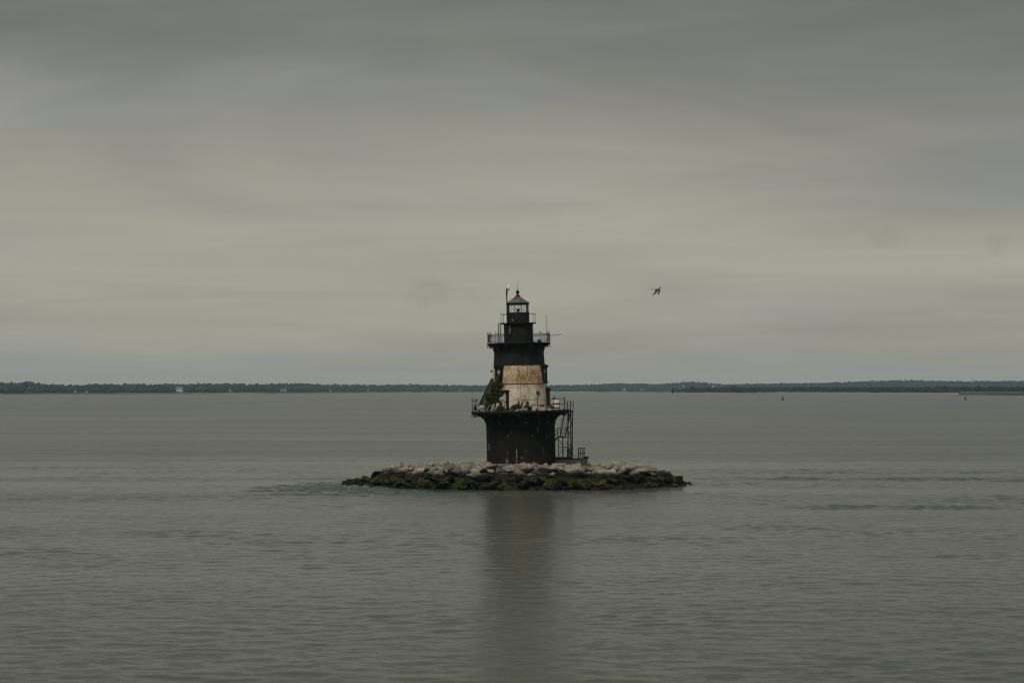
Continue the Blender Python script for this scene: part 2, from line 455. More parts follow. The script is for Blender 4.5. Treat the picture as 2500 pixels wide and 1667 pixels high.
    foam = m.math('MAXIMUM', m.math('MULTIPLY', foam, .35), m.math('MULTIPLY', near, .7))
    base = m.mix(foam, (.066, .074, .056), (.55, .57, .54))
    m.p.inputs['IOR'].default_value = 1.333
    return m.done(base, m.math('MULTIPLY_ADD', foam, .3, m.math('MULTIPLY_ADD', ruf, .05, m.math('MULTIPLY_ADD', slick, -.05, m.math('MULTIPLY_ADD', out, .04, .165)))), .5)

def leaf_mat(name, c0, c1):
    m = NM(name); p = m.pos()
    a = m.mix(m.step(m.noise(p, 3.0, 4, .6), .35, .65), c0, c1)
    m.p.inputs['Subsurface Weight'].default_value = 0
    return m.done(a, .6, .25)

def far_leaf(name, c0, c1, c2):
    m = NM(name); p = m.pos()
    a = m.mix(m.step(m.noise(p, .035, 3, .6), .35, .65), c0, c1)
    a = m.mix(m.step(m.noise(m.map(p, (1, 1, 1), (50, 0, 0)), .12, 3, .6), .52, .7), a, c2)
    return m.done(a, .8, .1)

def glass_mat():
    m = NM('lantern_glass')
    t = m.node('ShaderNodeBsdfTransparent'); t.inputs[0].default_value = (.95, .98, .965, 1)
    g = m.node('ShaderNodeBsdfGlossy'); g.inputs['Roughness'].default_value = .03
    f = m.node('ShaderNodeFresnel'); f.inputs[0].default_value = 1.2
    mx = m.node('ShaderNodeMixShader'); m.l.new(f.outputs[0], mx.inputs[0]); m.l.new(t.outputs[0], mx.inputs[1]); m.l.new(g.outputs[0], mx.inputs[2])
    m.l.new(mx.outputs[0], m.n['Material Output'].inputs[0])
    return m.mat

def roof_mat():
    m = NM('weathered_lantern_roof'); c = m.coord(); 
    n = m.noise(m.map(c, (1, 1, 1.2)), 1.6, 5, .65)
    a = m.mix(m.step(n, .38, .62), (.040, .039, .036), (.17, .165, .145))
    a = m.mix(m.math('MULTIPLY', m.step(m.noise(c, 5, 5, .7), .58, .7), .7), a, (.035, .033, .03))
    return m.done(a, .6, .4)

M = dict(
    black=iron_black(), caisson=iron_caisson(), white_up=rusty_white('rusty_cream_paint', True), white_lo=rusty_white('chipped_white_paint', False),
    dark=plain('dark_iron', (.009, .0092, .009), .6, .2), shutter=plain('slate_painted_shutter', (.030, .034, .038), .45, .5),
    rail=plain('rail_iron', (.011, .011, .0105), .65, .2), door=plain('faded_door_paint', (.40, .36, .30), .7, .3, .18, 4),
    paleplate=plain('pale_enamel', (.62, .60, .56), .5, .4, .1), rust=plain('flaking_rust', (.11, .045, .02), .9, .1, .4, 9),
    ring=plain('white_ring_paint', (.72, .72, .70), .5, .4, .1), deck=plain('weathered_deck_plate', (.075, .068, .055), .85, .2, .35, 2),
    edge=plain('gallery_rim_iron', (.013, .0133, .011), .7, .2), roof=roof_mat(), glass=glass_mat(), boulder=boulder_mat(),
    tank=plain('dirty_white_plastic', (.58, .56, .49), .6, .3, .25, 5), strap=plain('tank_strap', (.05, .045, .04), .7, .2),
    box=plain('bleached_white_board', (.45, .43, .38), .7, .2, .12, 5), plank=plain('silvered_plank', (.46, .42, .35), .85, .15, .2, 6),
    greywood=plain('grey_weathered_wood', (.20, .185, .155), .9, .1, .3, 5), concrete=plain('brown_concrete', (.075, .064, .050), .9, .15, .35, 2),
    greenplate=plain('mossy_steel_plate', (.045, .050, .038), .75, .25, .35, 3),
    leaf=leaf_mat('ivy_leaves', (.026, .042, .009), (.075, .098, .022)), leaf2=leaf_mat('weed_leaves', (.035, .050, .013), (.085, .105, .03)),
    bark=plain('vine_bark', (.09, .065, .04), .9, .1), lens=plain('beacon_lens', (.72, .74, .72), .15, .8, .05),
    buoy=plain('buoy_paint', (.022, .028, .022), .6, .3), buoyband=plain('buoy_band', (.10, .08, .05), .6, .3),
    water=water_mat())
M['sand'] = plain('beach_sand', (.225, .185, .138), .95, .1, .2, .02)
M['bright_sand'] = plain('pale_beach_sand', (.36, .345, .30), .95, .1, .15, .02)
M['shingle'] = plain('dark_shingle_shore', (.10, .095, .075), .95, .1, .3, .02)
bm0 = NM('patchy_beach'); _p = bm0.pos(); _k = bm0.step(bm0.noise(bm0.map(_p, (1, .25, 0)), .0042, 5, .65), .47, .60)
M['beach'] = bm0.done(bm0.mix(_k, (.075, .072, .055), bm0.mix(bm0.noise(_p, .03, 4), (.24, .225, .19), (.40, .385, .34))), .95, .1)
M['turf'] = plain('shore_scrub', (.045, .050, .025), .95, .1, .35, .03)
M['jetty'] = plain('breakwater_stone', (.135, .112, .088), .95, .1, .5, .4)
M['far_leaf'] = far_leaf('far_wood_hazed_leaves', (.018, .030, .025), (.032, .048, .036), (.044, .060, .042))  # leaf colour lifted and blued, so part of the distance haze is painted in
M['spit_leaf'] = far_leaf('spit_thicket_leaves', (.004, .007, .0045), (.008, .012, .007), (.016, .021, .011))
M['trunk'] = plain('far_bark', (.06, .05, .04), .9, .1)
M['hwhite'] = plain('house_white_boards', (.56, .56, .54), .7, .3, .06, .3)
M['hgrey'] = plain('house_grey_shingle', (.40, .41, .40), .8, .2, .1, .3)
M['hyellow'] = plain('house_ochre_boards', (.60, .43, .21), .8, .2, .1, .3)
M['hroof'] = plain('house_slate_roof', (.16, .155, .15), .8, .2, .2, .3)
M['hpane'] = plain('house_window_pane', (.05, .055, .06), .2, .6, .1, .3)

# ------------------------------------------------------------------ sea
def sea_mesh():
    """one sheet: a grid of true waves round the islet, plain quads from there to the horizon"""
    X0, X1, Y0, Y1 = -84.0, 84.0, 48.0, 300.0
    xs = np.arange(X0, X1+.01, .30); ys = [Y0]
    while ys[-1] < Y1: ys.append(ys[-1]+.19+.26*(ys[-1]-Y0)/(Y1-Y0))
    ys = np.array(ys); ys[-1] = Y1; xs[-1] = X1
    X, Y = np.meshgrid(xs, ys)
    r = np.random.default_rng(5)
    def field(n, lx, ly, seed):
        q = np.random.default_rng(seed); f = np.zeros_like(X)
        for _ in range(n):
            f += np.sin(X*q.normal(0, 2*pi/lx)+Y*q.normal(0, 2*pi/ly)+q.uniform(0, 2*pi))
        return f/math.sqrt(n/2)
    lane = np.clip(1.0+.33*field(9, 130, 26, 2)+.22*field(9, 40, 9, 3), .25, 2.0)
    gust = np.clip(.85+.35*field(12, 14, 5, 4), .25, 2.0)
    def ell(cx, cy, rx, ry): return np.clip(1.25-((X-cx)/rx)**2-((Y-cy)/ry)**2+.3*field(8, 9, 8, 6), 0, 1)
    rip = np.maximum.reduce([ell(-15, 189, 8, 13), .8*ell(-6, 181, 11, 4), .75*ell(38, 211, 22, 3.6), .7*ell(62, 206, 26, 2.6), .75*ell(30, 160, 10, 3), .5*ell(34, 226, 18, 3)])
    h = np.zeros_like(X); n = 64
    for k in range(n):
        lam = math.exp(r.uniform(math.log(.72), math.log(2.4))); a = r.normal(0, R(38))+R(8); kk = 2*pi/lam
        short = lam < 1.5
        amp = .034*math.sqrt(2/n)/kk*(1.1 if short else 1.0)
        w = np.cos(kk*(X*sin(a)+Y*cos(a))+r.uniform(0, 2*pi))
        m_ = (lane*gust if short else lane)+(6.0*rip*(1 if lam < 1.5 else .25))
        h += amp*w*m_
    fade = np.clip((Y1-Y)/60, 0, 1)*np.clip((Y-Y0)/6, 0, 1)*np.clip((X-X0)/12, 0, 1)*np.clip((X1-X)/12, 0, 1)
    h *= fade*fade*(3-2*fade); h = h+.35*h*np.abs(h)/.02*(h > 0)*.3
    ny, nx = X.shape
    V = np.stack([X, Y, h], -1).reshape(-1, 3)
    I = np.arange(ny*nx).reshape(ny, nx)
    Q = np.stack([I[:-1, :-1], I[:-1, 1:], I[1:, 1:], I[1:, :-1]], -1).reshape(-1, 4)
    b = len(V); B = 5200
    O_ = np.array([(-B, -400, 0), (X0, -400, 0), (X1, -400, 0), (B, -400, 0), (-B, Y0, 0), (B, Y0, 0), (-B, Y1, 0), (B, Y1, 0), (-B, 6400, 0), (X0, 6400, 0), (X1, 6400, 0), (B, 6400, 0)], float)
    c00, c10, c01, c11 = I[0, 0], I[0, -1], I[-1, 0], I[-1, -1]
    F_ = np.array([(b, b+1, c00, b+4), (b+1, b+2, c10, c00), (b+2, b+3, b+5, c10), (b+4, c00, c01, b+6), (c10, b+5, b+7, c11), (b+6, c01, b+9, b+8), (c01, c11, b+10, b+9), (c11, b+7, b+11, b+10)])
    me = np_mesh('sea', np.concatenate([V, O_]), np.concatenate([Q, F_]), M['water'])
    me.shade_smooth(); return me
tag(link('sea', sea_mesh()), 'calm grey-green sea with faint ripples', kind='structure')

# ------------------------------------------------------------------ far shore, hills and spit
def interp(tab, x):
    xs, ys = zip(*tab); return float(np.interp(x, xs, ys))
SKYL = [(-900, 935), (-300, 934), (0, 933), (45, 933), (64, 930), (85, 933), (110, 936.5), (200, 938), (270, 936), (370, 936), (450, 936), (530, 934), (620, 937), (710, 934), (800, 938),
        (900, 938), (1000, 937), (1100, 939), (1336, 940), (1450, 938), (1500, 935.5), (1569, 936), (1610, 937.5), (1660, 932.5), (1703, 932),
        (1772, 938), (1906, 935.5), (2021, 934), (2098, 930.5), (2212, 927.5), (2327, 930), (2404, 930), (2500, 929), (2800, 930), (3400, 933)]
WATERL = [(-900, 965), (0, 963), (200, 962), (480, 961.5), (800, 959), (1100, 957.6), (1336, 957.4), (1700, 957.2), (3400, 957.2)]
def shoreD(px): return CAM_H*F/(interp(WATERL, px)-HZ)
def land_top(px):          # height of the ground under the skyline trees
    d = shoreD(px)+220
    return CAM_H+(HZ-interp(SKYL, px))/F*d
mb = MB(); pxs = list(range(-900, 3401, 25))
prof = []
for px in pxs:
    d = shoreD(px); zt = max(land_top(px)-8.5, 3.0)
    row = []
    for dd, z in ((-25, -.6), (6, .7), (16, 1.6), (40, 2.4+.15*zt), (130, zt*.55), (230, zt), (420, zt*.95), (900, zt*.5)):
        D = d+dd; x = (px-1250)/F*D
        row.append((x, D, z))
    prof.append(row)
k = len(prof[0])
mb.v = [p for r in prof for p in r]
for i in range(len(prof)-1):
    for j in range(k-1):
        mb.f.append((i*k+j, (i+1)*k+j, (i+1)*k+j+1, i*k+j+1))
        mb.m.append(0 if j < 2 else 1)
far = mb.build('far_shore', [M['beach'], M['turf'], M['turf']])
tag(far, kind='structure')

def ico(sub=0):
    bm = bmesh.new(); bmesh.ops.create_icosphere(bm, subdivisions=sub+1, radius=1)
    V = np.array([v.co[:] for v in bm.verts]); T = np.array([[v.index for v in f.verts] for f in bm.faces]); bm.free()
    return V, T
ICO0, ICO1 = ico(0), ico(1)
def blobs(centres, radii, base=ICO0, jit=.28):
    """many lumpy leaf clumps in one array"""
    V0, T0 = base; n = len(centres); C = np.asarray(centres); Rr = np.asarray(radii)
    J = 1+rng.uniform(-jit, jit, (n, len(V0), 1))
    a = rng.uniform(0, 2*pi, n); ca, sa = np.cos(a)[:, None], np.sin(a)[:, None]
    X = V0[None, :, 0]*ca-V0[None, :, 1]*sa; Y = V0[None, :, 0]*sa+V0[None, :, 1]*ca
    V = np.stack([X, Y, np.broadcast_to(V0[None, :, 2], X.shape)], -1)*J*Rr[:, None, :]+C[:, None, :]
    T = T0[None]+(np.arange(n)*len(V0))[:, None, None]
    return V.reshape(-1, 3), T.reshape(-1, 3)

def crown_blobs(c, r, h, n, small=.42):
    cs, rs = [], []
    for _ in range(n):
        t = rng.uniform(0, 2*pi); q = math.sqrt(rng.uniform(0, 1)); zz_ = rng.uniform(0, 1)
        wz = math.sin(pi*min(1, .25+.72*zz_))
        cs.append((c[0]+cos(t)*q*r*wz, c[1]+sin(t)*q*r*wz, c[2]+h*(.15+.72*zz_)))
        s = rng.uniform(.7, 1.25)*small*r
        rs.append((s*1.1, s*1.1, s*.85))
    return cs, rs

# clearings in front of the houses: photograph column, half width, distance behind the shore
CLEAR = [(438, 10, 45), (489, 6, 60), (559, 5.5, 45), (686, 6, 45), (695, 5, 42), (804, 5.5, 42), (898, 4.5, 42), (1123, 3.5, 40), (183, 4.5, 35), (211, 4, 24), (66, 8, 150), (1569, 6, 60), (1524, 5.5, 45), (1668, 5.5, 170), (1743, 8, 150)]
def wood(name, label, px0, px1, n, off0, off1, topfn, groundfn, Dfn, hmin, hmax, mat, per=4):
    cs, rs = [], []
    for i in range(n):
        px = rng.uniform(px0, px1); u = rng.uniform(0, 1)
        off = off0+(off1-off0)*u; D = Dfn(px)+off
        if Dfn is shoreD and any(abs(px-c_) < w_ and off < o_+9 for c_, w_, o_ in CLEAR): continue
        x = (px-1250)/F*D
        zg = groundfn(px, off); h = rng.uniform(hmin, hmax)
        top = topfn(px, D)
        h = min(h, max(2.5, top-zg+rng.normal(0, .45)))
        a, b = crown_blobs((x, D, zg), h*rng.uniform(.42, .62), h, per)
        cs += a; rs += b
        q = rng.uniform(.30, .46)*h; cs.append((x+rng.normal(0, 2), D+rng.normal(0, 2), zg+q*.9)); rs.append((q*1.5, q*1.5, q))
    V, T = blobs(cs, rs)
    o = link(name, np_mesh(name, V, T, mat)); tag(o, label, 'woodland', kind='stuff')
    return o
def ground_far(px, off):
    zt = max(land_top(px)-8.5, 3.0)
    return float(np.interp(off, (6, 16, 40, 130, 230, 420), (.9, 2.2, 2.6+.15*zt, zt*.55, zt, zt*.95)))-.4
def top_far(px, D): return CAM_H+(HZ-interp(SKYL, px)+.3)/F*D
wood('coastal_wood', 'blue-green wooded shore along the horizon left of the lighthouse', -420, 1320, 5200, 26, 260, top_far, ground_far, shoreD, 6, 10.5, M['far_leaf'])
wood('hill_wood', 'hazy wooded hills behind the low spit on the right', 1320, 2920, 5200, 26, 300, top_far, ground_far, shoreD, 7, 12.5, M['far_leaf'])

# low sandy spit on the right, nearer
SPW = [(1585, 957.8), (1600, 959.2), (1620, 960.8), (1660, 962.3), (1720, 963.2), (1800, 963.6), (1900, 961.8), (2000, 962.5), (2200, 963.5), (2330, 964), (2500, 965.5), (3300, 967)]
def spitD(px): return CAM_H*F/(interp(SPW, px)-HZ)
mb = MB(); prof = []; pxs = [1585, 1600, 1620]+list(range(1645, 3301, 25))
for px in pxs:
    d = spitD(px); g = min(1, (px-1580)/70.0)
    row = []
    for dd, z in ((-20, -.7), (30*g, 1.4*g+.1), (95*g+5, 3.4*g+.1), (140*g+8, 4.0*g+.1), (330*g+12, 3.6*g), (520*g+15, -.6)):
        D = d+dd; row.append(((px-1250)/F*D, D, z+(.25*sin(px*.21)+.2*sin(px*.083) if 0 < dd < 100 else 0)*g))
    prof.append(row)
k = len(prof[0]); mb.v = [p for r in prof for p in r]
for i in range(len(prof)-1):
    for j in range(k-1):
        mb.f.append((i*k+j, (i+1)*k+j, (i+1)*k+j+1, i*k+j+1)); mb.m.append(0 if j < 2 else 1)
tag(mb.build('sand_spit', [M['sand'], M['turf']]), kind='structure')
SPT = [(1630, 951), (1690, 947), (1750, 946), (1800, 944.5), (1900, 945), (2000, 944.5), (2100, 945), (2200, 944.5), (2310, 944), (2400, 944), (2500, 944), (3300, 944)]
def top_spit(px, D): return CAM_H+(HZ-interp(SPT, px))/F*D
def ground_spit(px, off): return 3.2
wood('spit_thicket', 'dark low thicket along the sandy spit at right', 1668, 2960, 3400, 90, 300, top_spit, ground_spit, spitD, 5, 10, M['spit_leaf'])

def tree(px, py_top, D, zg, wpx, label, mat, n=34, lean=0.0, flat=1.0):
    top = CAM_H+(HZ-py_top)/F*D; h = top-zg; r = wpx/2/F*D
    base = Vector(((px-1250)/F*D, D, zg))
    o = empty('tree', base); tag(o, label, 'tree', 'single trees on the far shore')
    t = MB(); t.tube((0, 0, -.5), (lean*.3, 0, h*.45), .38, 7, .22); t.tube((lean*.3, 0, h*.45), (lean, 0, h*.85), .22, 6, .07)
    for q in range(4):
        a = q*1.7; t.tube((lean*.3, 0, h*(.35+.1*q)), (lean*.6+cos(a)*r*.7, sin(a)*r*.7, h*(.6+.08*q)), .13, 5, .04)
    t.build('trunk', M['trunk'], o)
    cs, rs = crown_blobs((lean, 0, h*(1-.92*flat)), r, h*.92*flat, n, .36)
    V, T = blobs(cs, rs, ICO1)
    link('crown', np_mesh('crown', V, T, mat), o)
    return o
tree(1643.5, 948.2, 3330, 1.8, 9, 'small rounded tree at the very tip of the sandy spit', M['spit_leaf'])
tree(1656, 949.3, 3290, 2.0, 7.5, 'second small tree from the tip of the sandy spit', M['spit_leaf'])
tree(1690, 943.2, 3300, 2.6, 13, 'flat-topped tree standing above the left end of the spit thicket', M['spit_leaf'], flat=.5)
tree(1792, 940.4, 3290, 3.0, 10, 'tallest pointed tree in the left half of the spit thicket', M['spit_leaf'])
tree(1839, 942.2, 3330, 3.0, 5, 'thin tree rising from the spit thicket left of the buoy', M['spit_leaf'])
tree(2306, 940.6, 3200, 3.2, 13, 'broad dark tree in the spit thicket left of the channel buoy', M['spit_leaf'])
tree(2389, 939.8, 3050, 3.2, 12, 'tall dark round tree behind the start of the stone breakwater', M['spit_leaf'])
tree(2416, 941.8, 3050, 3.2, 11, 'rounded tree just right of the tallest one behind the breakwater', M['spit_leaf'])
tree(2449, 943.4, 3020, 3.2, 19, 'wide low tree behind the breakwater near the picture edge', M['spit_leaf'])
tree(2470, 940.6, 3060, 3.2, 6, 'slender loose tree behind the breakwater near the picture edge', M['spit_leaf'])
tree(1569, 933.4, 5650, 9, 8, 'lone dark tree above the hazy skyline right of the lighthouse', M['far_leaf'])
tree(64, 929.6, 3500, 9, 16, 'dome-shaped tree rising above the skyline at far left', M['far_leaf'])

# stone breakwater at the right edge
mb = empty('breakwater', P(2425, 961, 2790)); mb.location.z = 0
tag(mb, 'long low brown stone breakwater at the right edge of the shore', 'breakwater')
c = MB(); pts = []
for px in (2345, 2365, 2400, 2450, 2500, 2560, 2650, 2800):
    D = float(np.interp(px, (2345, 2430, 2500, 2800), (2990, 2900, 2790, 2700)))
    pts.append(Vector(((px-1250)/F*D, D, 0))-mb.location)
for q in pts:
    for oy, z in ((-9, -1), (-3.2, 3.4), (3.2, 3.4), (9, -1)): c.v.append((q.x, q.y+oy, z))
for i in range(len(pts)-1):
    for k in range(3): c.f.append((i*4+k, i*4+4+k, i*4+5+k, i*4+1+k)); c.m.append(0)
c.build('core', M['jetty'], mb)
cs, rs = [], []
for _ in range(2200):
    u = rng.uniform(0, len(pts)-1.001); i = int(u); q = pts[i].lerp(pts[i+1], u-i)
    w_ = rng.uniform(-9, 9); zz_ = float(np.interp(abs(w_), (0, 3.2, 9), (3.8, 3.6, -.4)))
    cs.append((q.x, q.y+w_, zz_)); s = rng.uniform(.6, 1.7); rs.append((s*1.3, s, s*.8))
V, T = blobs(cs, rs, ICO0, .3)
st = link('stones', np_mesh('stones', V, T, M['jetty']), mb); st['kind'] = 'stuff'

# houses on the far shore
def house(px, py, wpx, hpx, label, wall, D=None, off=60, two=False, rz=0.0, storeys=2):
    D = D or shoreD(px)+off; s = D/F
    w, h = wpx*s, hpx*s; base = P(px, py+hpx, D)
    o = empty('house', base, (0, 0, rz)); tag(o, label, 'house', 'houses on the far shore')
    dp = w*.6; eh = h*.62
    b = MB(); b.box((0, 0, eh/2-2), (w, dp, eh+4))
    b.prism([(-w/2, eh), (w/2, eh), (0, h*.98)], -dp/2+.02, dp/2-.02) if two else b.box((0, 0, eh+.02), (w*.98, dp*.98, .04))
    b.build('wall', wall, o)
    r_ = MB()
    if two:
        for sx in (-1, 1):
            r_.bar((sx*w*.26, -dp/2-.3, (eh+h)/2+.05), (sx*w*.26, dp/2+.3, (eh+h)/2+.05), math.hypot(w/2, h-eh)*1.08, .25, up=(sx*(h-eh), 0, w/2))
    else:
        n = 4
        pr = [(-dp/2-.4, eh-.2), (0, h), (dp/2+.4, eh-.2), (0, h-.3)]
        vs_ = [(-w/2-.3, y, z) for y, z in pr]+[(w/2+.3, y, z) for y, z in pr]
        r_.add(vs_, [(0, 1, 2, 3), (7, 6, 5, 4)]+[(k, (k+1) % n, n+(k+1) % n, n+k) for k in range(n)])
        for sx in (-1, 1):
            x = sx*(w/2-.06)
            r_.add([(x, -dp/2, eh), (x, dp/2, eh), (x, 0, h-.3)], [(0, 1, 2)])
    rf = r_.build('roof', M['hroof'], o)
    ch = MB(); ch.box((w*.22, 0, h+.2), (.9, .9, 1.8)); ch.build('chimney', M['hgrey'], rf)
    nw = max(2, int(w/3))
    wm = MB(); wm.box((0, 0, 0), (1.1, .12, 1.5)); wme = wm.mesh('window', M['hpane'])
    for st_ in range(storeys):
        for i in range(nw):
            link('window', wme, o, (-w/2+(i+.5)*w/nw, -dp/2-.05, eh*((st_+.55)/storeys)))
    return o
house(438, 944.3, 17, 7.5, 'large white house standing clear of the trees on the left shore', M['hwhite'], off=45)
house(489, 945, 9, 5.5, 'pale grey house just right of the large white one', M['hgrey'], off=60)
house(559, 949, 8, 4, 'low white cottage midway between the white and the ochre house', M['hwhite'], off=45, storeys=1)
house(686, 949.5, 9, 4.8, 'ochre house with the lower roof, left of its gabled neighbour', M['hyellow'], off=45)
house(694.5, 947, 7, 7.2, 'ochre gabled house standing tallest of the ochre pair', M['hyellow'], off=42, two=True)
house(804, 950, 8, 4.5, 'small white house right of the ochre pair', M['hwhite'], off=42)
house(898, 949.5, 6, 4.6, 'small gabled grey house midway between the ochre pair and the lighthouse', M['hgrey'], off=42, two=True)
house(1123, 949.5, 4.5, 4, 'tiny white cottage on the shore nearest the lighthouse at left', M['hwhite'], off=40, storeys=1)
house(183, 952, 6, 3.5, 'low grey cottage near the left end of the shore', M['hgrey'], off=35, storeys=1)
house(211, 954, 4.5, 2.6, 'little white beach hut where the pale sand begins at left', M['hwhite'], off=24, storeys=1)
house(66, 936, 14, 7, 'big grey house under the dome-shaped tree at far left', M['hgrey'], off=150)
house(1569, 945, 9, 5, 'grey house below the lone skyline tree right of the lighthouse', M['hgrey'], off=60)
house(1524, 947.5, 8, 4, 'low pale cottage on the hazy shore right of the lighthouse', M['hgrey'], off=45, storeys=1)
house(1668, 939.5, 8, 6, 'tall grey house on the hill above the spit tip', M['hgrey'], off=170)
house(1743, 940.5, 13, 5, 'long white house on the hill behind the spit thicket', M['hwhite'], off=150)

# mast on the skyline
mo = empty('radio_mast', P(2372, 931, 5750)); tag(mo, 'thin lattice mast above the skyline at far right', 'mast')
mz = 12.5
for sx in (-1, 1):
    for sy in (-1, 1):
        t = MB(); t.tube((sx*1.3, sy*1.3, -8), (sx*.5, sy*.5, mz), .16, 5); t.build('leg', M['hgrey'], mo)
for q in range(8):
    t = MB(); z0 = -6+q*2.3; w0 = 1.25-.042*(z0+8)
    for sx, sy, ex, ey in ((-1, -1, 1, -1), (1, -1, 1, 1), (1, 1, -1, 1), (-1, 1, -1, -1)):
        t.tube((sx*w0, sy*w0, z0), (ex*w0, ey*w0, z0+2.1), .1, 4)
    t.build('brace', M['hgrey'], mo)
t = MB(); t.box((0, 0, mz), (1.6, 1.6, .5)); t.tube((0, 0, mz), (0, 0, mz+2), .09, 5); t.build('head', M['hgrey'], mo)

# buoys
def buoy(px, pyb, hgt, label, tall):
    D = CAM_H*F/(pyb-HZ)
    o = empty('channel_buoy', ((px-1250)/F*D, D, 0)); tag(o, label, 'buoy', 'channel buoys off the spit')
    b = MB(); b.lathe([(0, -.8), (.85, -.7), (.92, .1), (.92, .55), (.75, .8), (0, .85)], 20); b.build('float', M['buoy'], o, 40)
    b = MB(); b.lathe([(.70, .8), (.58, hgt*.45), (.36, hgt*.78), (0, hgt*.8)], 16); b.build('tower', M['buoy'], o, 40)
    b = MB(); b.lathe([(.62, hgt*.34), (.64, hgt*.35), (.52, hgt*.5), (.50, hgt*.49)], 16); b.build('band', M['buoyband'], o, 40)
    b = MB(); b.tube((0, 0, hgt*.75), (0, 0, hgt*.93), .10, 8); b.sphere((0, 0, hgt*.95), .16, 8, 6); b.build('lantern', M['buoy'], o, 40)
    if tall:
        b = MB(); b.tube((0, 0, hgt*.9), (0, 0, hgt*1.25), .07, 6); b.box((0, 0, hgt*1.27), (.7, .06, .3)); b.build('topmark', M['buoy'], o)
buoy(1911, 977, 3.6, 'dark squat buoy afloat off the left half of the spit', False)
buoy(2357, 976, 3.7, 'dark buoy with a pole topmark afloat before the breakwater', True)

# ------------------------------------------------------------------ the islet
def edge_r(a):
    """waterline radius of the islet by azimuth from the front (towards the camera), + = right"""
    tab = [(-180, 9.5), (-135, 12), (-105, 16.8), (-92, 17.9), (-75, 16.6), (-50, 15.0), (-25, 14.0), (0, 13.6), (25, 14.2), (50, 15.2), (75, 16.0), (90, 16.2), (110, 14.2), (135, 11.5), (180, 9.5)]
    return interp(tab, math.degrees(a))
def mound(x, y):
    a = math.atan2(x, -y); r = math.hypot(x, y); e = edge_r(a)
    w_ = interp([(-180, 3.5), (-120, 5), (-90, 7.2), (-60, 4.9), (0, 3.5), (60, 3.6), (90, 5.0), (180, 3.5)], math.degrees(a))
    s = (e-r)/w_
    if s < 0: return -.25+s*1.4
    top = 1.72-.22*max(0, y)/8
    return -.25+(top+.25)*(min(1, s)**(.75+.3*abs(sin(a))**3))
isl = empty('rock_islet', (LX, LY, 0)); tag(isl, 'low islet of heaped granite boulders round the lighthouse foot', 'islet')
c = MB(); NA, NR = 72, 12; vs_ = [(0, 0, 1.45)]
for i in range(NA):
    a = 2*pi*i/NA-pi
    for j in range(1, NR+1):
        r = edge_r(a)*1.05*j/NR; x, y = r*sin(a), -r*cos(a)
        vs_.append((x, y, mound(x, y)-.45+random.uniform(-.12, .12)))
fs_ = [(0, 1+i*NR, 1+((i+1) % NA)*NR) for i in range(NA)]
for i in range(NA):
    i2 = (i+1) % NA
    for j in range(NR-1):
        fs_.append((1+i*NR+j, 1+i*NR+j+1, 1+i2*NR+j+1, 1+i2*NR+j))
c.add(vs_, fs_); c.build('rubble_core', M['boulder'], isl)

def boulder_mesh(i):
    r_ = random.Random(100+i); bm = bmesh.new()
    slab = i % 3 == 0
    for _ in range(15):
        # points pushed towards the faces of a skewed block, so that the hull is angular
        v = Vector((r_.uniform(-1, 1), r_.uniform(-1, 1), r_.uniform(-1, 1)))
        k = max(abs(v.x), abs(v.y), abs(v.z)); v = v/k*r_.uniform(.82, 1.0)
        v.x += .25*v.z*r_.uniform(-1, 1); v.x *= 1-.15*abs(v.y)
        v.y *= r_.uniform(.75, 1); bm.verts.new(v)
    bmesh.ops.convex_hull(bm, input=bm.verts)
    bmesh.ops.delete(bm, geom=[v for v in bm.verts if not v.link_faces], context='VERTS')
    bmesh.ops.dissolve_limit(bm, angle_limit=R(13), verts=bm.verts, edges=bm.edges)
    bmesh.ops.bevel(bm, geom=list(bm.edges), offset=.085, segments=1, affect='EDGES', clamp_overlap=True)
    for v in bm.verts: v.co += Vector((r_.uniform(-1, 1), r_.uniform(-1, 1), r_.uniform(-1, 1)))*.03
    bmesh.ops.triangulate(bm, faces=bm.faces)
    bmesh.ops.recalc_face_normals(bm, faces=bm.faces)
    me = bpy.data.meshes.new('boulder'); bm.to_mesh(me); bm.free()
    me.materials.append(M['boulder']); return me
BM = [boulder_mesh(i) for i in range(16)]
placed = []
def put_boulder(x, y, sz, zoff=0.0, rot=None, shape=None, mi=None):
    sx, sy, sz_ = shape or (sz*random.uniform(.8, 1.3), sz*random.uniform(.7, 1.05), sz*random.choice((random.uniform(.30, .5), random.uniform(.45, .85))))
    rot = rot or (random.gauss(0, .3), random.gauss(0, .3), random.uniform(0, 2*pi))
    z = mound(x, y)-sz_*.35+zoff
    link('boulder', BM[mi if mi is not None else random.randrange(16)], isl, (x, y, z), rot, (sx, sy, sz_))
    placed.append((x, y, (sx+sy)/2))
def free(x, y, s, k):
    return all((x-a)**2+(y-b)**2 > (k*(s+c_))**2 for a, b, c_ in placed)
count = 0
def scatter(n, sz0, sz1, a0, a1, q0, q1, k, tries=60, zo=0.0):
    global count
    for _ in range(n):
        if count >= 296: return
        for _t in range(tries):
            a = R(random.uniform(a0, a1)); q = random.uniform(q0, q1); r = edge_r(a)*q
            x, y = r*sin(a), -r*cos(a); s = random.uniform(sz0, sz1)*min(1.0, .5+.5*max(0, mound(x, y)))
            if r < 3.5+s*.6: continue
            if 3.2 < x < 7.2 and -1.2 < y < 2.4: continue
            if free(x, y, s, k):
                put_boulder(x, y, s, zo); count += 1; break
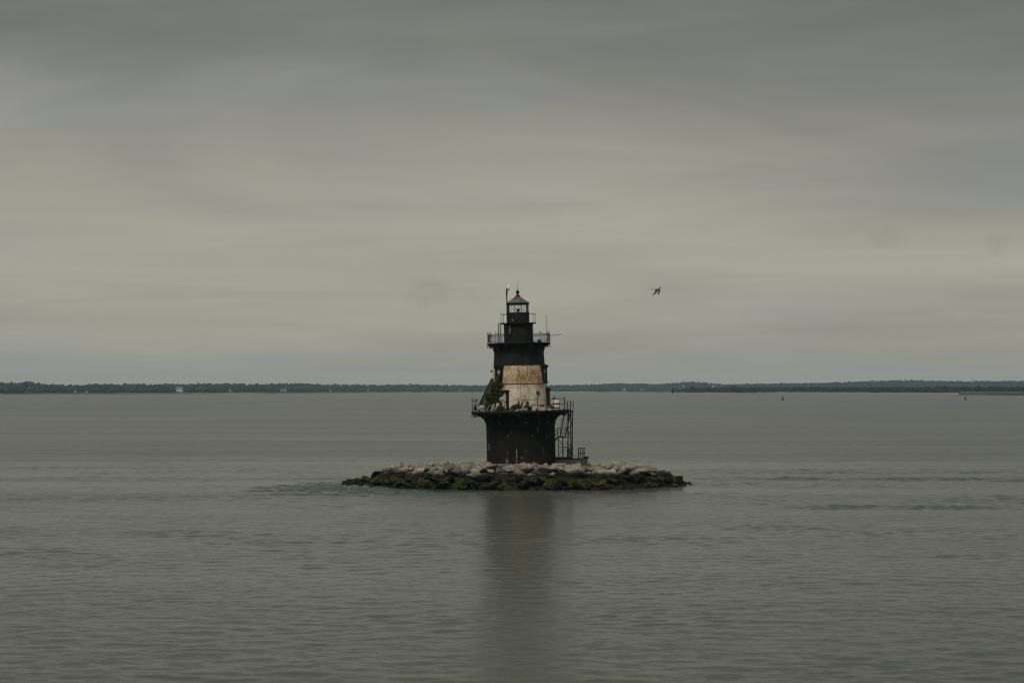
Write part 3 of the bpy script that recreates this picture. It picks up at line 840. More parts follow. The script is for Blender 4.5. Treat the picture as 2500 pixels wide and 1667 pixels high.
# named big slabs of the top right and front, then the general heap
for (px, sx, sy, sz_, a, y) in [(1480, 1.35, .9, .42, .1, -9.5), (1405, .95, .8, .55, .2, -9.9), (1340, 1.25, .95, .34, -.2, -9.2), (1305, .45, .4, .85, .3, -8.6),
                                (1270, .8, .7, .6, .5, -9.8), (1185, 1.3, .9, .40, .3, -8.7), (1140, .75, .6, .65, .6, -8.9), (1020, 1.25, .8, .5, .15, -7.6),
                                (1362, .95, .7, .40, .05, -4.6), (1235, .9, .7, .42, .3, -4.4), (1620, .95, .7, .55, -.1, -4.0), (1645, .85, .6, .5, .3, -3.6), (930, 1.05, .8, .62, -.5, -5.2)]:
    x = (px-1250)/26.0*(LY+y)/LY-LX
    put_boulder(x, y, 1, .12, (random.gauss(0, .08), random.gauss(0, .1), a), (sx, sy, sz_)); count += 1
scatter(54, .65, 1.15, -112, 112, .80, .985, .44)
scatter(76, .42, .85, -118, 118, .66, 1.0, .42)
scatter(60, .36, .80, -112, 112, .34, .80, .42)
scatter(45, .28, .55, -115, 115, .70, 1.01, .34, zo=.22)
scatter(14, .35, .6, -108, -74, .90, 1.0, .30, zo=.16)
scatter(12, .35, .6, 74, 106, .90, 1.0, .30, zo=.16)
scatter(26, .6, 1.0, 110, 250, .6, .95, .5)
cs, rs = [], []
for _ in range(260):
    a = random.uniform(-pi, pi); r = edge_r(a)*math.sqrt(random.uniform(.07, .98)); x, y = r*sin(a), -r*cos(a)
    s = random.uniform(.14, .36); cs.append((x, y, mound(x, y)+random.uniform(-.1, .18))); rs.append((s*1.2, s, s*.7))
V, T = blobs(cs, rs, ICO0, .5)
st = link('small_stones', np_mesh('small_stones', V, T, M['boulder']), isl); st['kind'] = 'stuff'

# ------------------------------------------------------------------ the lighthouse (leans a little to the left)
OFF = R(-2.0)

def ring_plates(r0, z0, r1, z1, n, mat, parent, a_off, th=.05, gap=.009, seg=7):
    b = MB(); da = 2*pi/n; g = gap/r0
    b.plate(r0, z0, r1, z1, -da/2+g, da/2-g, th, seg); me = b.mesh('plate', mat, 40)
    for k in range(n): link('plate', me, parent, rot=(0, 0, a_off+da*(k+.5)))

# caisson: an iron drum of bolted plates
cz = MB(); cz.lathe([(0, .2), (3.17, .2), (3.17, 6.6), (0, 6.6)], 96)
ca = cz.build('caisson', M['caisson'], LH, 40)
ring_plates(3.235, .3, 3.235, 2.62, 14, M['caisson'], ca, R(3))
ring_plates(3.23, 2.64, 3.225, 4.72, 14, M['caisson'], ca, R(15.8))
ring_plates(3.225, 4.74, 3.23, 6.6, 14, M['caisson'], ca, R(3))
for z in (5.58,):
    b = MB(); b.lathe([(3.22, z-.07), (3.29, z-.06), (3.29, z+.06), (3.22, z+.07)], 96); b.build('collar', M['edge'], ca, 40)
b = MB()   # hanging pipe stub and hooks on the left of the drum
b.poly([Vector((-2.2, -2.5, 5.9)), Vector((-2.15, -2.62, 5.2)), Vector((-1.8, -2.85, 4.75))], .035, 6); b.sphere((-1.76, -2.9, 4.7), .1, 8, 6)
b.build('drain_pipe', M['dark'], ca, 40)
for a_ in (-47+11, -2+11, 20.5+11, 43+6):
    b = MB(); b.tube((0, -3.2, 5.75), (0, -3.36, 5.75), .13, 12); b.tube((0, -3.36, 5.75), (0, -3.40, 5.75), .09, 12)
    b.build('bolt_cap', M['shutter'], ca, 40, rot=(0, 0, R(a_)))

# lower gallery
GZ = 6.87; GR = 4.6
b = MB(); b.lathe([(2.3, GZ-.03), (GR, GZ-.03), (GR+.02, GZ-.02), (GR+.02, GZ-.13), (GR-.05, GZ-.15), (GR-.05, GZ-.25), (2.3, GZ-.25)], 96)
lg = b.build('lower_gallery', M['edge'], LH, 40)
b = MB(); b.lathe([(2.3, GZ-.024), (GR-.06, GZ-.024), (GR-.06, GZ), (2.3, GZ)], 96); b.build('deck_plate', M['deck'], lg, 40)
def bracket_mesh(rw, zw, rr, zr, th, solid):
    """curved bracket from the wall (rw,zw) to the rim (rr,zr), in the plane x=0 pointing to -y"""
    pts = []
    N = 10
    for k in range(N+1):
        t = k/N*pi/2
        pts.append((rw+(rr-rw)*(1-cos(t)), zw+(zr-zw)*sin(t)))
    b = MB()
    def strip(off_r, off_z, w):
        for (r0, z0), (r1, z1) in zip(pts[:-1], pts[1:]):
            b.bar((0, -(r0+off_r), z0+off_z), (0, -(r1+off_r), z1+off_z), th, w, up=(0, 0, 1) if abs(r1-r0) > abs(z1-z0) else (0, 1, 0))
    if solid:
        n = len(pts); top = zr+.06
        poly = pts+[(rr, top), (rw-.03, top)]
        vs_ = [(-th/2, -r, z) for r, z in poly]+[(th/2, -r, z) for r, z in poly]; m_ = len(poly)
        fs_ = [(k, (k+1) % m_, m_+(k+1) % m_, m_+k) for k in range(m_)]
        for k in range(n-1):
            fs_.append((k, k+1, m_-1)); fs_.append((m_+k+1, m_+k, 2*m_-1))
        fs_ += [(n-1, n, m_-1), (m_+n, m_+n-1, 2*m_-1)]
        b.add(vs_, fs_); strip(0, 0, .07)
    else:
        strip(0, 0, .10)
        ins = [(rw+(rr-rw)*.40*(1-cos(k/8*pi/2))*1.5, zw+.32*(zr-zw)+(zr-zw)*.66*sin(k/8*pi/2)) for k in range(9)]
        for (r0, z0), (r1, z1) in zip(ins[:-1], ins[1:]): b.bar((0, -r0, z0), (0, -r1, z1), th, .05, up=(0, 1, 0))
        b.bar((0, -rw, zr+.0), (0, -rr, zr+.0), th, .09)
        b.bar((0, -(rw+.02), zw), (0, -(rw-.03), zr), th, .07, up=(0, 1, 0))
    b.box((0, -(rr-.03), zr-.10), (th*1.1, .08, .26)); b.sphere((0, -(rr-.03), zr-.25), .05, 8, 6)
    if solid: b.box((0, -(rr-.22), zr-.09), (th, .09, .2)); b.sphere((0, -(rr-.22), zr-.22), .05, 8, 6)
    return b
bm_ = bracket_mesh(3.24, 5.62, GR-.03, GZ-.29, .09, True).mesh('bracket', M['edge'])
for k in range(16): link('bracket', bm_, lg, rot=(0, 0, OFF+k*pi/8))
# stanchions and sagging chains
pm_ = MB(); pm_.tube((0, -4.5, GZ), (0, -4.5, GZ+1.14), .032, 8); pm_.sphere((0, -4.5, GZ+1.15), .05, 8, 6); pm_.tube((0, -4.5, GZ), (0, -4.5, GZ+.08), .06, 8)
pme = pm_.mesh('post', M['rail'], 40)
for k in range(16):
    if k in (4, 14, 15): continue
    link('post', pme, lg, rot=(0, 0, OFF+k*pi/8))
chains = [(k, k+1) for k in range(0, 3)]+[(5, 6), (6, 7), (7, 8), (8, 9), (9, 10), (10, 11), (11, 12), (12, 13)]+[(13, 13.5)]
for k0, k1 in chains:
    for zc in (1.08, .55):
        a0, a1 = OFF+k0*pi/8, OFF+k1*pi/8; A = Vector((4.5*sin(a0), -4.5*cos(a0), GZ+zc)); B = Vector((4.5*sin(a1), -4.5*cos(a1), GZ+zc))
        pts = [A.lerp(B, t/8)-Vector((0, 0, .11*4*(t/8)*(1-t/8)*(1 if zc > 1 else .5))) for t in range(9)]
        MB().poly(pts, .017, 5).build('chain', M['rail'], lg)
xa, xb = -2.6, 4.5*sin(OFF); pts = []      # the chain on to the vine, left of the last post
for t in range(9):
    x = xa+(xb-xa)*t/8; pts.append(Vector((x, -math.sqrt(4.5**2-x*x), GZ+1.08-.16*4*(t/8)*(1-t/8))))
b = MB(); b.poly(pts, .015, 5); b.build('chain', M['rail'], lg)

# tower wall: courses of curved iron plates round a core
b = MB(); b.lathe([(0, GZ-.1), (2.60, GZ-.1), (2.50, 9.4), (2.44, 9.5), (2.33, 11.07), (2.20, 13.12), (0, 13.12)], 96)
tw = b.build('tower_wall', M['dark'], LH, 40)
ring_plates(2.68, GZ+.005, 2.60, 9.02, 8, M['white_lo'], tw, R(8.5))
ring_plates(2.60, 9.04, 2.585, 9.37, 16, M['white_lo'], tw, R(8.5), seg=4)
ring_plates(2.535, 9.47, 2.412, 11.06, 8, M['white_up'], tw, R(8.5))
ring_plates(2.415, 11.08, 2.335, 12.22, 8, M['black'], tw, R(-2))
ring_plates(2.335, 12.24, 2.275, 13.11, 8, M['black'], tw, R(-2))
b = MB(); b.lathe([(2.5, 9.38), (2.66, 9.385), (2.665, 9.44), (2.5, 9.465)], 96); b.build('ledge', M['white_up'], tw, 40)
b = MB(); b.lathe([(2.5, 9.355), (2.645, 9.36), (2.645, 9.384), (2.5, 9.384)], 96); b.build('rust_lip', M['rust'], tw, 40)
# portholes
for k in range(5):
    b = MB(); b.tube((0, -2.25, 12.2), (0, -2.39, 12.2), .18, 20); b.tube((0, -2.39, 12.2), (0, -2.43, 12.2), .14, 20); b.sphere((0, -2.41, 12.2), .10, 12, 8, (1, .5, 1))
    b.build('porthole', M['dark'], tw, 40, rot=(0, 0, R(-36.6+43.6*k) if k < 3 else R(50.6+68*(k-2))))
b = MB(); b.tube((0, -2.55, 8.52), (0, -2.70, 8.52), .17, 20); b.sphere((0, -2.68, 8.52), .13, 12, 8, (1, .5, 1))
b.build('porthole', M['rust'], tw, 40, rot=(0, 0, R(39)))

# windows with heavy iron surrounds
def window(az, r, z0, z1, w, ring, ins):
    e = MB(); jw = .15; d0, d1 = r-.12, r+.17
    for sx in (-1, 1): e.box((sx*(w/2-jw/2), -(d0+d1)/2, (z0+z1)/2), (jw, d1-d0, z1-z0-.002))
    e.box((0, -(d0+d1)/2-.0, z0+.06), (w-.3, d1-d0-.01, .12))
    e.box((0, -(d0+d1+.14)/2, z0-.035), (w+.1, d1-d0+.14, .07))
    e.box((0, -(d0+d1)/2, z1-.1), (w-.3, d1-d0-.01, .2))
    # hood with rounded ends
    e.box((0, -(d0+d1+.1)/2, z1-.13), (w+.12, d1-d0+.1, .13)); e.box((0, -(d0+d1)/2, z1-.02), (w+.02, d1-d0+.03, .085))
    for sx in (-1, 1): e.tube((sx*(w/2-jw/2), -d1+.02, z1-.22), (sx*(w/2-jw/2), -d1-.1, z1-.22), .075, 10)
    o = e.build('window', M['dark'], LH, rot=(0, 0, az))
    p = MB(); p.box((0, -(r+.06), (z0+z1)/2-.03), (w-.3, .05, z1-z0-.34))
    for zz_ in np.linspace(z0+.25, z1-.35, 5): p.box((0, -(r+.09), zz_), (w-.36, .02, .02))
    p.build('shutter', M['shutter'], o)
    if ring:
        t = MB(); zc = z1-.62
        for k in range(20):
            a0, a1 = 2*pi*k/20, 2*pi*(k+1)/20
            t.tube((.105*sin(a0), -(r+.10), zc+.145*cos(a0)), (.105*sin(a1), -(r+.10), zc+.145*cos(a1)), .032, 6)
        t.build('ring', M['ring'], o, 60)
    return o
window(R(-49), 2.46, 9.5, 11.12, .92, True, 0)
window(R(67.5), 2.46, 9.5, 11.12, .92, True, 0)
window(R(184), 2.46, 9.5, 11.12, .92, False, 0)
window(R(78), 2.62, 7.35, 8.95, .86, False, 0)
window(R(205), 2.62, 7.35, 8.95, .86, False, 0)

# door
dz0, dz1 = GZ+.03, 8.62
fr = MB()
for sx in (-1, 1): fr.box((sx*.52, -2.66, (dz0+dz1+.12)/2), (.16, .34, dz1-dz0+.12))
fr.box((0, -2.68, dz1+.13), (1.3, .42, .16)); fr.box((0, -2.64, dz1+.04), (.9, .3, .06))
fr.box((0, -2.58, dz0+.02), (.9, .3, .04))
do = empty('door', parent=LH, rot=(0, 0, R(-36)))
fr.build('door_frame', M['dark'], do)
p = MB(); p.box((0, -2.70, (dz0+dz1)/2), (.86, .06, dz1-dz0-.06)); p.build('door_panel', M['door'], do)
p = MB(); p.box((-.04, -2.74, 8.12), (.26, .02, .2)); p.build('notice', M['paleplate'], do)
p = MB(); p.box((-.05, -2.74, 7.9), (.24, .02, .14)); p.build('plaque', M['greywood'], do)
p = MB(); p.box((.36, -2.76, 7.75), (.18, .05, .06)); p.tube((.28, -2.74, 7.75), (.28, -2.80, 7.75), .04, 8); p.build('handle', M['dark'], do)
p = MB(); p.box((.17, -2.735, 7.28), (.08, .012, .42)); p.build('rust_patch', M['rust'], do)

# upper gallery
UZ = 13.20; UR = 2.96
b = MB(); b.lathe([(1.2, UZ), (UR, UZ), (UR+.02, UZ-.01), (UR+.02, UZ-.09), (UR-.06, UZ-.11), (1.2, UZ-.11)], 96)
ug = b.build('upper_gallery', M['edge'], LH, 40)
bm_ = bracket_mesh(2.30, 12.22, UR-.02, UZ-.16, .075, False).mesh('bracket', M['edge'])
for k in range(16): link('bracket', bm_, ug, rot=(0, 0, OFF+k*pi/8))
pm_ = MB(); r_ = UR-.05
pm_.tube((0, -r_, UZ-.1), (0, -r_, UZ+.98), .022, 6); pm_.sphere((0, -r_, UZ+1.0), .05, 8, 6); pm_.tube((0, -r_, UZ+.02), (0, -r_, UZ+.1), .04, 6)
pme = pm_.mesh('post', M['rail'], 40)
for k in range(16): link('post', pme, ug, rot=(0, 0, OFF+k*pi/8))
for zc, tr in ((.80, .02), (.70, .014), (.13, .014)):
    MB().ring(r_, UZ+zc, tr, 96, 5).build('rail', M['rail'], ug)
b = MB()
for k in range(160):
    a = 2*pi*k/160; x, y = r_*sin(a), -r_*cos(a); b.tube((x, y, UZ+.10), (x, y, UZ+.86), .0095, 4, caps=False)
o = b.build('balusters', M['rail'], ug); o['kind'] = 'stuff'

# watch room
b = MB(); b.lathe([(0, UZ-.02), (1.34, UZ-.02), (1.34, 15.0), (0, 15.0)], 80)
wr = b.build('watch_room', M['black'], LH, 40)
ring_plates(1.37, UZ+.01, 1.37, 14.98, 8, M['black'], wr, R(-8), th=.03, gap=.01)
b = MB(); b.lathe([(1.36, UZ+.02), (1.42, UZ+.03), (1.42, UZ+.12), (1.36, UZ+.14)], 80); b.build('skirt', M['edge'], wr, 40)
b = MB()
for sx in (-1, 1): b.box((sx*.17, -1.40, 14.42), (.05, .1, .9))
b.box((0, -1.40, 14.88), (.39, .12, .06)); b.box((0, -1.40, 13.96), (.39, .12, .06))
wo = b.build('window', M['dark'], LH, rot=(0, 0, R(-34.5)))
for sx in (-1, 1):
    for sz_ in (-1, 1):
        b = MB(); b.box((sx*.075, -1.395, 14.42+sz_*.215), (.13, .02, .41)); b.build('pane', M['shutter'], wo)
b = MB(); b.box((0, -1.41, 14.42), (.3, .03, .028)); b.box((0, -1.412, 14.42), (.026, .032, .84)); b.build('muntin', M['hgrey'], wo)

# lantern gallery and lantern
LZ = 15.08; LR = 1.66
b = MB(); b.lathe([(.9, LZ), (LR, LZ), (LR+.01, LZ-.06), (LR-.05, LZ-.09), (1.42, LZ-.12), (1.36, LZ-.2), (.9, LZ-.2)], 80)
la = b.build('lantern_gallery', M['edge'], LH, 40)
for k in range(9):
    a = R(79+40*k); x, y = 1.62*sin(a), -1.62*cos(a)
    b = MB(); b.tube((x, y, LZ-.05), (x, y, LZ+.84), .02, 6); b.sphere((x, y, LZ+.86), .035, 8, 6); b.build('post', M['rail'], la)
MB().ring(1.62, LZ+.83, .017, 72, 5).build('rail', M['rail'], la)
b = MB(); b.lathe([(.9, LZ+.005), (1.03, LZ+.005), (1.03, 15.98), (1.06, 15.99), (1.06, 16.05), (.9, 16.05)], 64); pw = b.build('lantern_parapet', M['black'], LH, 40)
b = MB(); b.box((-.56, -.90, 15.33), (.09, .06, .1)); b.build('vent', M['paleplate'], pw)
for sx, dz_, l_ in ((-.36, 15.5, .28), (-.25, 15.42, .22), (.0, 15.5, .26), (.14, 15.42, .3)):   # scuffed paint
    b = MB(); y_ = -math.sqrt(1.03**2-sx**2)-.006; b.bar((sx-.03, y_, dz_-l_/2), (sx+.03, y_, dz_+l_/2), .012, .006); b.build('scratch', M['shutter'], pw)
gl = empty('lantern_glazing', parent=LH)
Z0, Z1 = 16.05, 16.80
pmn = MB(); vs_ = []
N = 8
for k in range(N+1):
    a = -pi/10+R(.6)+(pi/5-R(1.2))*k/N
    vs_ += [(.985*sin(a), -.985*cos(a), Z0), (.985*sin(a), -.985*cos(a), Z1)]
pmn.add(vs_, [(2*k, 2*k+2, 2*k+3, 2*k+1) for k in range(N)])
pmm = pmn.mesh('pane', M['glass'], 60)
for k in range(10): link('pane', pmm, gl, rot=(0, 0, k*pi/5))
for sgn in (-1, 1):
    for k in range(8):
        pts = []
        for t in range(9):
            a = R(12)+k*pi/4+sgn*R(22.5)*(t/4-1)
            pts.append(Vector((1.0*sin(a), -1.0*cos(a), Z0+(Z1-Z0)*t/8)))
        MB().poly(pts, .014, 5).build('glazing_bar', M['dark'], gl)
for a in (R(17), R(53), R(-163)):
    b = MB(); b.tube((1.0*sin(a), -1.0*cos(a), Z0), (1.0*sin(a), -1.0*cos(a), Z1), .03, 6); b.build('mullion', M['dark'], gl)
b = MB(); b.lathe([(0, 15.6), (.10, 15.6), (.10, 16.2), (.16, 16.22), (.16, 16.4), (0, 16.42)], 20, c=(.02, -.1, 0)); b.build('lamp', M['dark'], LH, 40)
b = MB(); b.lathe([(.93, 16.79), (1.04, 16.79), (1.045, 16.93), (1.08, 16.95), (.93, 16.95)], 64); b.build('cornice', M['edge'], LH, 40)
b = MB(); b.lathe([(1.12, 16.93), (1.125, 16.97), (.62, 17.29), (.2, 17.60), (.17, 17.66), (0, 17.66)], 10)
rf = b.build('lantern_roof', M['roof'], LH, 20)
b = MB(); b.lathe([(1.12, 16.93), (0, 16.94)], 32); b.build('soffit', M['dark'], rf)
b = MB(); b.lathe([(.23, 17.60), (.24, 17.65), (.13, 17.68), (.10, 17.74), (.11, 17.82), (.13, 17.84), (.08, 17.86)], 20); b.sphere((0, 0, 17.98), .17, 16, 12); b.build('ventilator_ball', M['dark'], rf, 50)
b = MB(); b.tube((0, 0, 18.1), (.01, 0, 18.45), .035, 6, .02); b.tube((.01, 0, 18.45), (.05, 0, 18.95), .018, 6, .006); b.build('lightning_rod', M['dark'], rf)

# ladder from the upper gallery to the lantern gallery
ld = empty('ladder', parent=LH)
A0, A1 = Vector((-1.86, -.42, UZ)), Vector((-1.66, -.16, UZ))
for A in (A0, A1):
    b = MB(); b.tube(A, A+Vector((0, 0, 1.84)), .038, 8); b.tube(A+Vector((0, 0, 1.84)), A+Vector((.22, .1, 1.93)), .03, 8); b.build('stile', M['rail'], ld)
for k in range(9):
    z = UZ+.15+k*.2; b = MB(); b.tube((A0.x, A0.y, z), (A1.x, A1.y, z), .014, 5); b.build('rung', M['rail'], ld)

# small fixtures standing on or clamped to the lighthouse
def fix(name, x, y, z, label, cat, group=None, rz=0.0):
    o = empty(name, LW(x, y, z)); o.rotation_euler = (Euler(LROT).to_matrix() @ Euler((0, 0, rz)).to_matrix()).to_euler()
    return tag(o, label, cat, group)
o = fix('beacon_mast', -1.03, -.28, LZ, 'thin dark pole beside the lantern carrying a clear beacon', 'beacon')
b = MB(); b.tube((0, 0, 0), (0, 0, 2.6), .055, 8); b.tube((0, 0, 2.6), (.01, 0, 3.12), .075, 8); b.build('pole', M['rail'], o, 40)
b = MB(); b.box((.06, 0, 3.13), (.22, .14, .06)); b.box((.14, 0, 3.2), (.28, .18, .05)); b.box((.12, 0, 3.06), (.2, .06, .05)); b.build('bracket', M['dark'], o)
b = MB(); b.lathe([(.12, 3.22), (.12, 3.34), (.09, 3.42), (.05, 3.50), (.02, 3.56), (0, 3.57)], 14, c=(.17, 0, 0)); b.build('beacon_lens', M['lens'], o, 40)
b = MB(); b.tube((-.06, 0, 3.1), (-.06, 0, 3.72), .009, 5); b.build('bird_spike', M['rail'], o)
for z in (.35, 1.0):
    b = MB(); b.box((.03, .05, z), (.14, .2, .06)); b.build('clamp', M['dark'], o)

o = fix('whip_antenna', 2.68, -1.2, UZ+.75, 'tall thin whip antenna on the right of the upper gallery', 'antenna')
b = MB(); b.tube((0, 0, -.5), (-.01, 0, .15), .03, 6); b.build('mount', M['rail'], o)
b = MB(); b.tube((-.01, 0, .1), (-.07, 0, 1.72), .024, 6, .016); b.sphere((-.07, 0, 1.73), .03, 6, 4); b.build('whip', M['rail'], o)
o = fix('yagi_antenna', UR-.03, -.1, UZ+.62, 'small horizontal pronged antenna jutting right from the upper gallery', 'antenna')
b = MB(); b.tube((-.1, 0, -.02), (1.1, -.05, .10), .018, 6); b.build('boom', M['rail'], o)
for k in range(7):
    x = .14+k*.15; l_ = .17-.014*k; z = -.005+x*.11
    b = MB(); b.tube((x, -.3, z-.02), (x, .3, z+.02), .009, 4); b.tube((x, 0, z-l_*.55), (x, 0, z+l_*.55), .010, 4); b.build('element', M['rail'], o)
b = MB(); b.tube((.12, 0, -.02), (.14, 0, -.42), .008, 4); b.sphere((.14, 0, -.44), .035, 6, 4); b.build('cable', M['rail'], o)
o = fix('corner_panel', 2.86, -.35, UZ+.1, 'narrow dark panel fixed to the upper railing at right', 'panel')
b = MB(); b.box((0, 0, .36), (.05, .42, .7), (0, 0, .2)); b.build('plate', M['dark'], o)
for z in (.2, .6):
    b = MB(); b.box((-.04, 0, z), (.06, .46, .04), (0, 0, .2)); b.build('batten', M['rail'], o)
o = fix('equipment_box', 1.95, .9, UZ, 'small black box on the upper gallery deck at right', 'box')
b = MB(); b.box((0, 0, .13), (.34, .26, .26)); b.build('case', M['dark'], o)
b = MB(); b.box((0, 0, .275), (.38, .30, .03)); b.build('lid', M['dark'], o)

o = fix('side_lamp', -2.62, -.2, 10.55, 'black ball lamp on a short arm at the left tower edge', 'lamp')
b = MB(); b.tube((.24, 0, .0), (.02, 0, .02), .025, 6); b.build('arm', M['dark'], o)
b = MB(); b.sphere((0, 0, .06), .10, 12, 8); b.build('globe', M['dark'], o, 50)

# leaning gangway on the left of the lower gallery
o = fix('leaning_gangway', 0, 0, GZ, 'dark steel gangway leaning steeply against the left tower wall', 'gangway')
A, B = Vector((-4.05, -.7, .05)), Vector((-2.53, -.5, 3.05))
for yy in (-.42, .42):
    b = MB(); b.bar(A+Vector((0, yy, 0)), B+Vector((0, yy, 0)), .07, .24, up=(1, 0, .4)); b.build('stringer', M['dark'], o)
b = MB(); b.bar(A+Vector((.22, 0, -.02)), B+Vector((.22, 0, -.1)), .80, .03, up=(1, 0, .4)); b.build('floor_plate', M['greenplate'], o)
for k in range(9):
    q = A.lerp(B, (k+.5)/9)+Vector((.16, 0, 0)); b = MB(); b.box(q, (.06, .80, .05)); b.build('cleat', M['dark'], o)
for yy in (-.46,):
    b = MB(); b.bar(A+Vector((.34, yy, .02)), B+Vector((.22, yy, -.5)), .03, .05); b.build('edge_bar', M['greywood'], o)
b = MB(); b.prism([(-3.95, .05), (-3.2, .05), (-2.75, 1.55), (-3.15, 1.5)], -.55, -.2); b.build('skirt_plate', M['dark'], o)
b = MB(); b.prism([(-3.98, .12), (-2.60, 2.95), (-2.50, 2.95), (-2.50, 1.5), (-3.05, .4), (-3.3, .12)], -1.10, -1.06); b.build('web_plate', M['greenplate'], o)
b = MB(); b.box((-4.05, -.7, .34), (.5, .9, .55), (0, .5, 0)); b.build('foot_block', M['dark'], o)

# clutter on the lower gallery
def crate(x, y, w, d, h, label, mat, slats=True, rz=0.0, legs=0.0, name='crate'):
    o = fix(name, x, y, GZ, label, name.replace('_', ' '), None, rz)
    b = MB(); b.box((0, 0, legs+h/2), (w, d, h)); b.build('body', mat, o)
    b = MB(); b.box((0, 0, legs+h+.012), (w+.05, d+.05, .03)); b.build('lid', mat, o)
    if slats:
        for z in (.3, .7):
            b = MB(); b.box((0, -d/2-.012, legs+h*z), (w+.02, .02, .05)); b.build('batten', M['greywood'], o)
    if legs:
        for sx in (-1, 1):
            for sy in (-1, 1):
                b = MB(); b.box((sx*(w/2-.03), sy*(d/2-.03), legs/2), (.05, .05, legs)); b.build('leg', mat, o)
    return o
crate(-3.55, -2.55, .44, .3, .22, 'small white box raised on legs at the left of the gallery', M['box'], False, R(-8), .36, 'storage_box')
o = fix('broken_chair', -3.72, -2.75, GZ, 'broken white plastic chair lying at the left end of the gallery', 'chair', None, R(-20))
b = MB(); b.box((0, 0, .28), (.46, .4, .05)); b.build('seat', M['box'], o)
b = MB(); b.box((-.24, 0, .45), (.05, .4, .34), (0, -.3, 0)); b.build('backrest', M['box'], o)
for sx in (-1, 1):
    for sy in (-1, 1):
        b = MB(); b.bar((sx*.19, sy*.16, .27), (sx*.25, sy*.2, 0), .05, .05); b.build('leg', M['box'], o)
for (x, y, dx, l_, tilt, lab) in ((-3.15, -3.1, .30, .52, 0, 'leftmost pale plank leaning on the gallery clutter'), (-2.72, -3.35, .33, .72, 0, 'second pale plank leaning on the gallery beside the vine'),
                                  (-2.40, -3.45, .28, .62, 0, 'short pale plank leaning just left of the vine foot'), (1.66, -4.02, -.14, .5, 0, 'white stick leaning among the weeds right of the door')):
    o = fix('plank', x, y, GZ, lab, 'plank', 'planks leaning on the lower gallery')
    b = MB(); b.bar((0, 0, 0.02), (dx, .12, l_), .085, .04, up=(0, 1, 0)); b.build('board', M['plank'], o)
    b = MB(); b.bar((dx*.4-.08, .03, l_*.42), (dx*.4+.10, .03, l_*.46), .03, .03); b.build('cross_piece', M['plank'], o)
o = fix('barrel', -2.55, -2.6, GZ, 'grey weathered barrel standing behind the leaning planks', 'barrel')
b = MB(); b.lathe([(0, 0), (.2, 0), (.25, .3), (.2, .6), (0, .6)], 16); b.build('body', M['greywood'], o, 40)
for z in (.12, .48):
    b = MB(); b.ring(.232, z, .014, 20, 4); b.build('hoop', M['rust'], o)
o = fix('drum', -2.06, -2.75, GZ, 'pale grey drum half hidden at the foot of the vine', 'drum')
b = MB(); b.lathe([(0, 0), (.17, 0), (.17, .74), (.15, .76), (0, .76)], 16); b.build('body', M['plank'], o, 40)
b = MB(); b.ring(.172, .25, .012, 20, 4); b.ring(.172, .5, .012, 20, 4); b.build('hoop', M['greywood'], o)
crate(.36, -4.1, .50, .28, .14, 'low white box on the gallery among the weeds', M['box'], False, R(6), .10, 'flat_box')
crate(-.62, -3.9, .46, .3, .13, 'flat grey tray at the gallery edge right of the door', M['shutter'], False, R(-5), 0, 'tray')
crate(-.95, -4.0, .22, .2, .2, 'small mossy crate by the gallery edge below the door', M['greenplate'], True, R(10), 0, 'crate')
o = fix('rope_coil', -.12, -4.2, GZ, 'tangled grey rope heap beside the low white box', 'rope')
b = MB()
for k in range(5):
    pts = []
    for t in range(17):
        a = 2*pi*t/16; rr = .16+.03*random.random(); pts.append(Vector((rr*1.4*cos(a)+.05*k-.1, rr*sin(a), .03+.03*k+.02*sin(3*a+k))))
    b.poly(pts, .02, 5)
b.build('coil', M['plank'], o)
o = fix('rusty_winch', 2.0, -3.4, GZ, 'small rust-brown winch on a pale block by the right wall', 'winch')
b = MB(); b.box((0, 0, .16), (.5, .34, .32)); b.build('base', M['plank'], o)
b = MB(); b.tube((-.16, 0, .44), (.16, 0, .44), .10, 12); b.tube((-.2, 0, .44), (-.16, 0, .44), .15, 12); b.tube((.16, 0, .44), (.2, 0, .44), .15, 12); b.build('spool', M['rust'], o, 40)
b = MB(); b.bar((-.22, 0, .44), (-.42, -.05, .40), .03, .03); b.bar((-.42, -.05, .40), (-.42, -.15, .40), .03, .03); b.build('crank', M['dark'], o)
o = fix('tool_chest', 1.25, -3.8, GZ, 'pale grey upright chest behind the chain right of the weeds', 'chest')
b = MB(); b.box((0, 0, .27), (.36, .3, .54)); b.build('body', M['plank'], o)
b = MB(); b.box((0, 0, .56), (.40, .34, .05)); b.build('lid', M['greywood'], o)
o = fix('canvas_bundle', 2.85, -2.6, GZ, 'dark green canvas bundle on pale boards below the right window', 'bundle')
b = MB(); b.box((0, 0, .12), (.6, .4, .1)); b.box((.03, 0, .05), (.66, .44, .06)); b.build('boards', M['plank'], o)
cs, rs = crown_blobs((0, 0, .15), .26, .22, 9, .5); V, T = blobs(cs, rs, ICO1, .1); link('canvas', np_mesh('canvas', V, T, M['greenplate']), o)
o = fix('water_tank', 3.36, -1.5, GZ, 'squat white tank with dark straps at the right of the gallery', 'tank')
b = MB(); b.lathe([(0, .02), (.33, .02), (.36, .06), (.36, .42), (.34, .47), (.36, .52), (.36, .84), (.30, .92), (0, .94)], 28); b.build('shell', M['tank'], o, 40)
for z in (.20, .58):
    b = MB(); b.lathe([(.355, z-.05), (.372, z-.045), (.372, z+.045), (.355, z+.05)], 28); b.build('strap', M['strap'], o, 40)
b = MB(); b.tube((.0, 0, .93), (0, 0, 1.0), .09, 12); b.build('cap', M['rust'], o, 40)

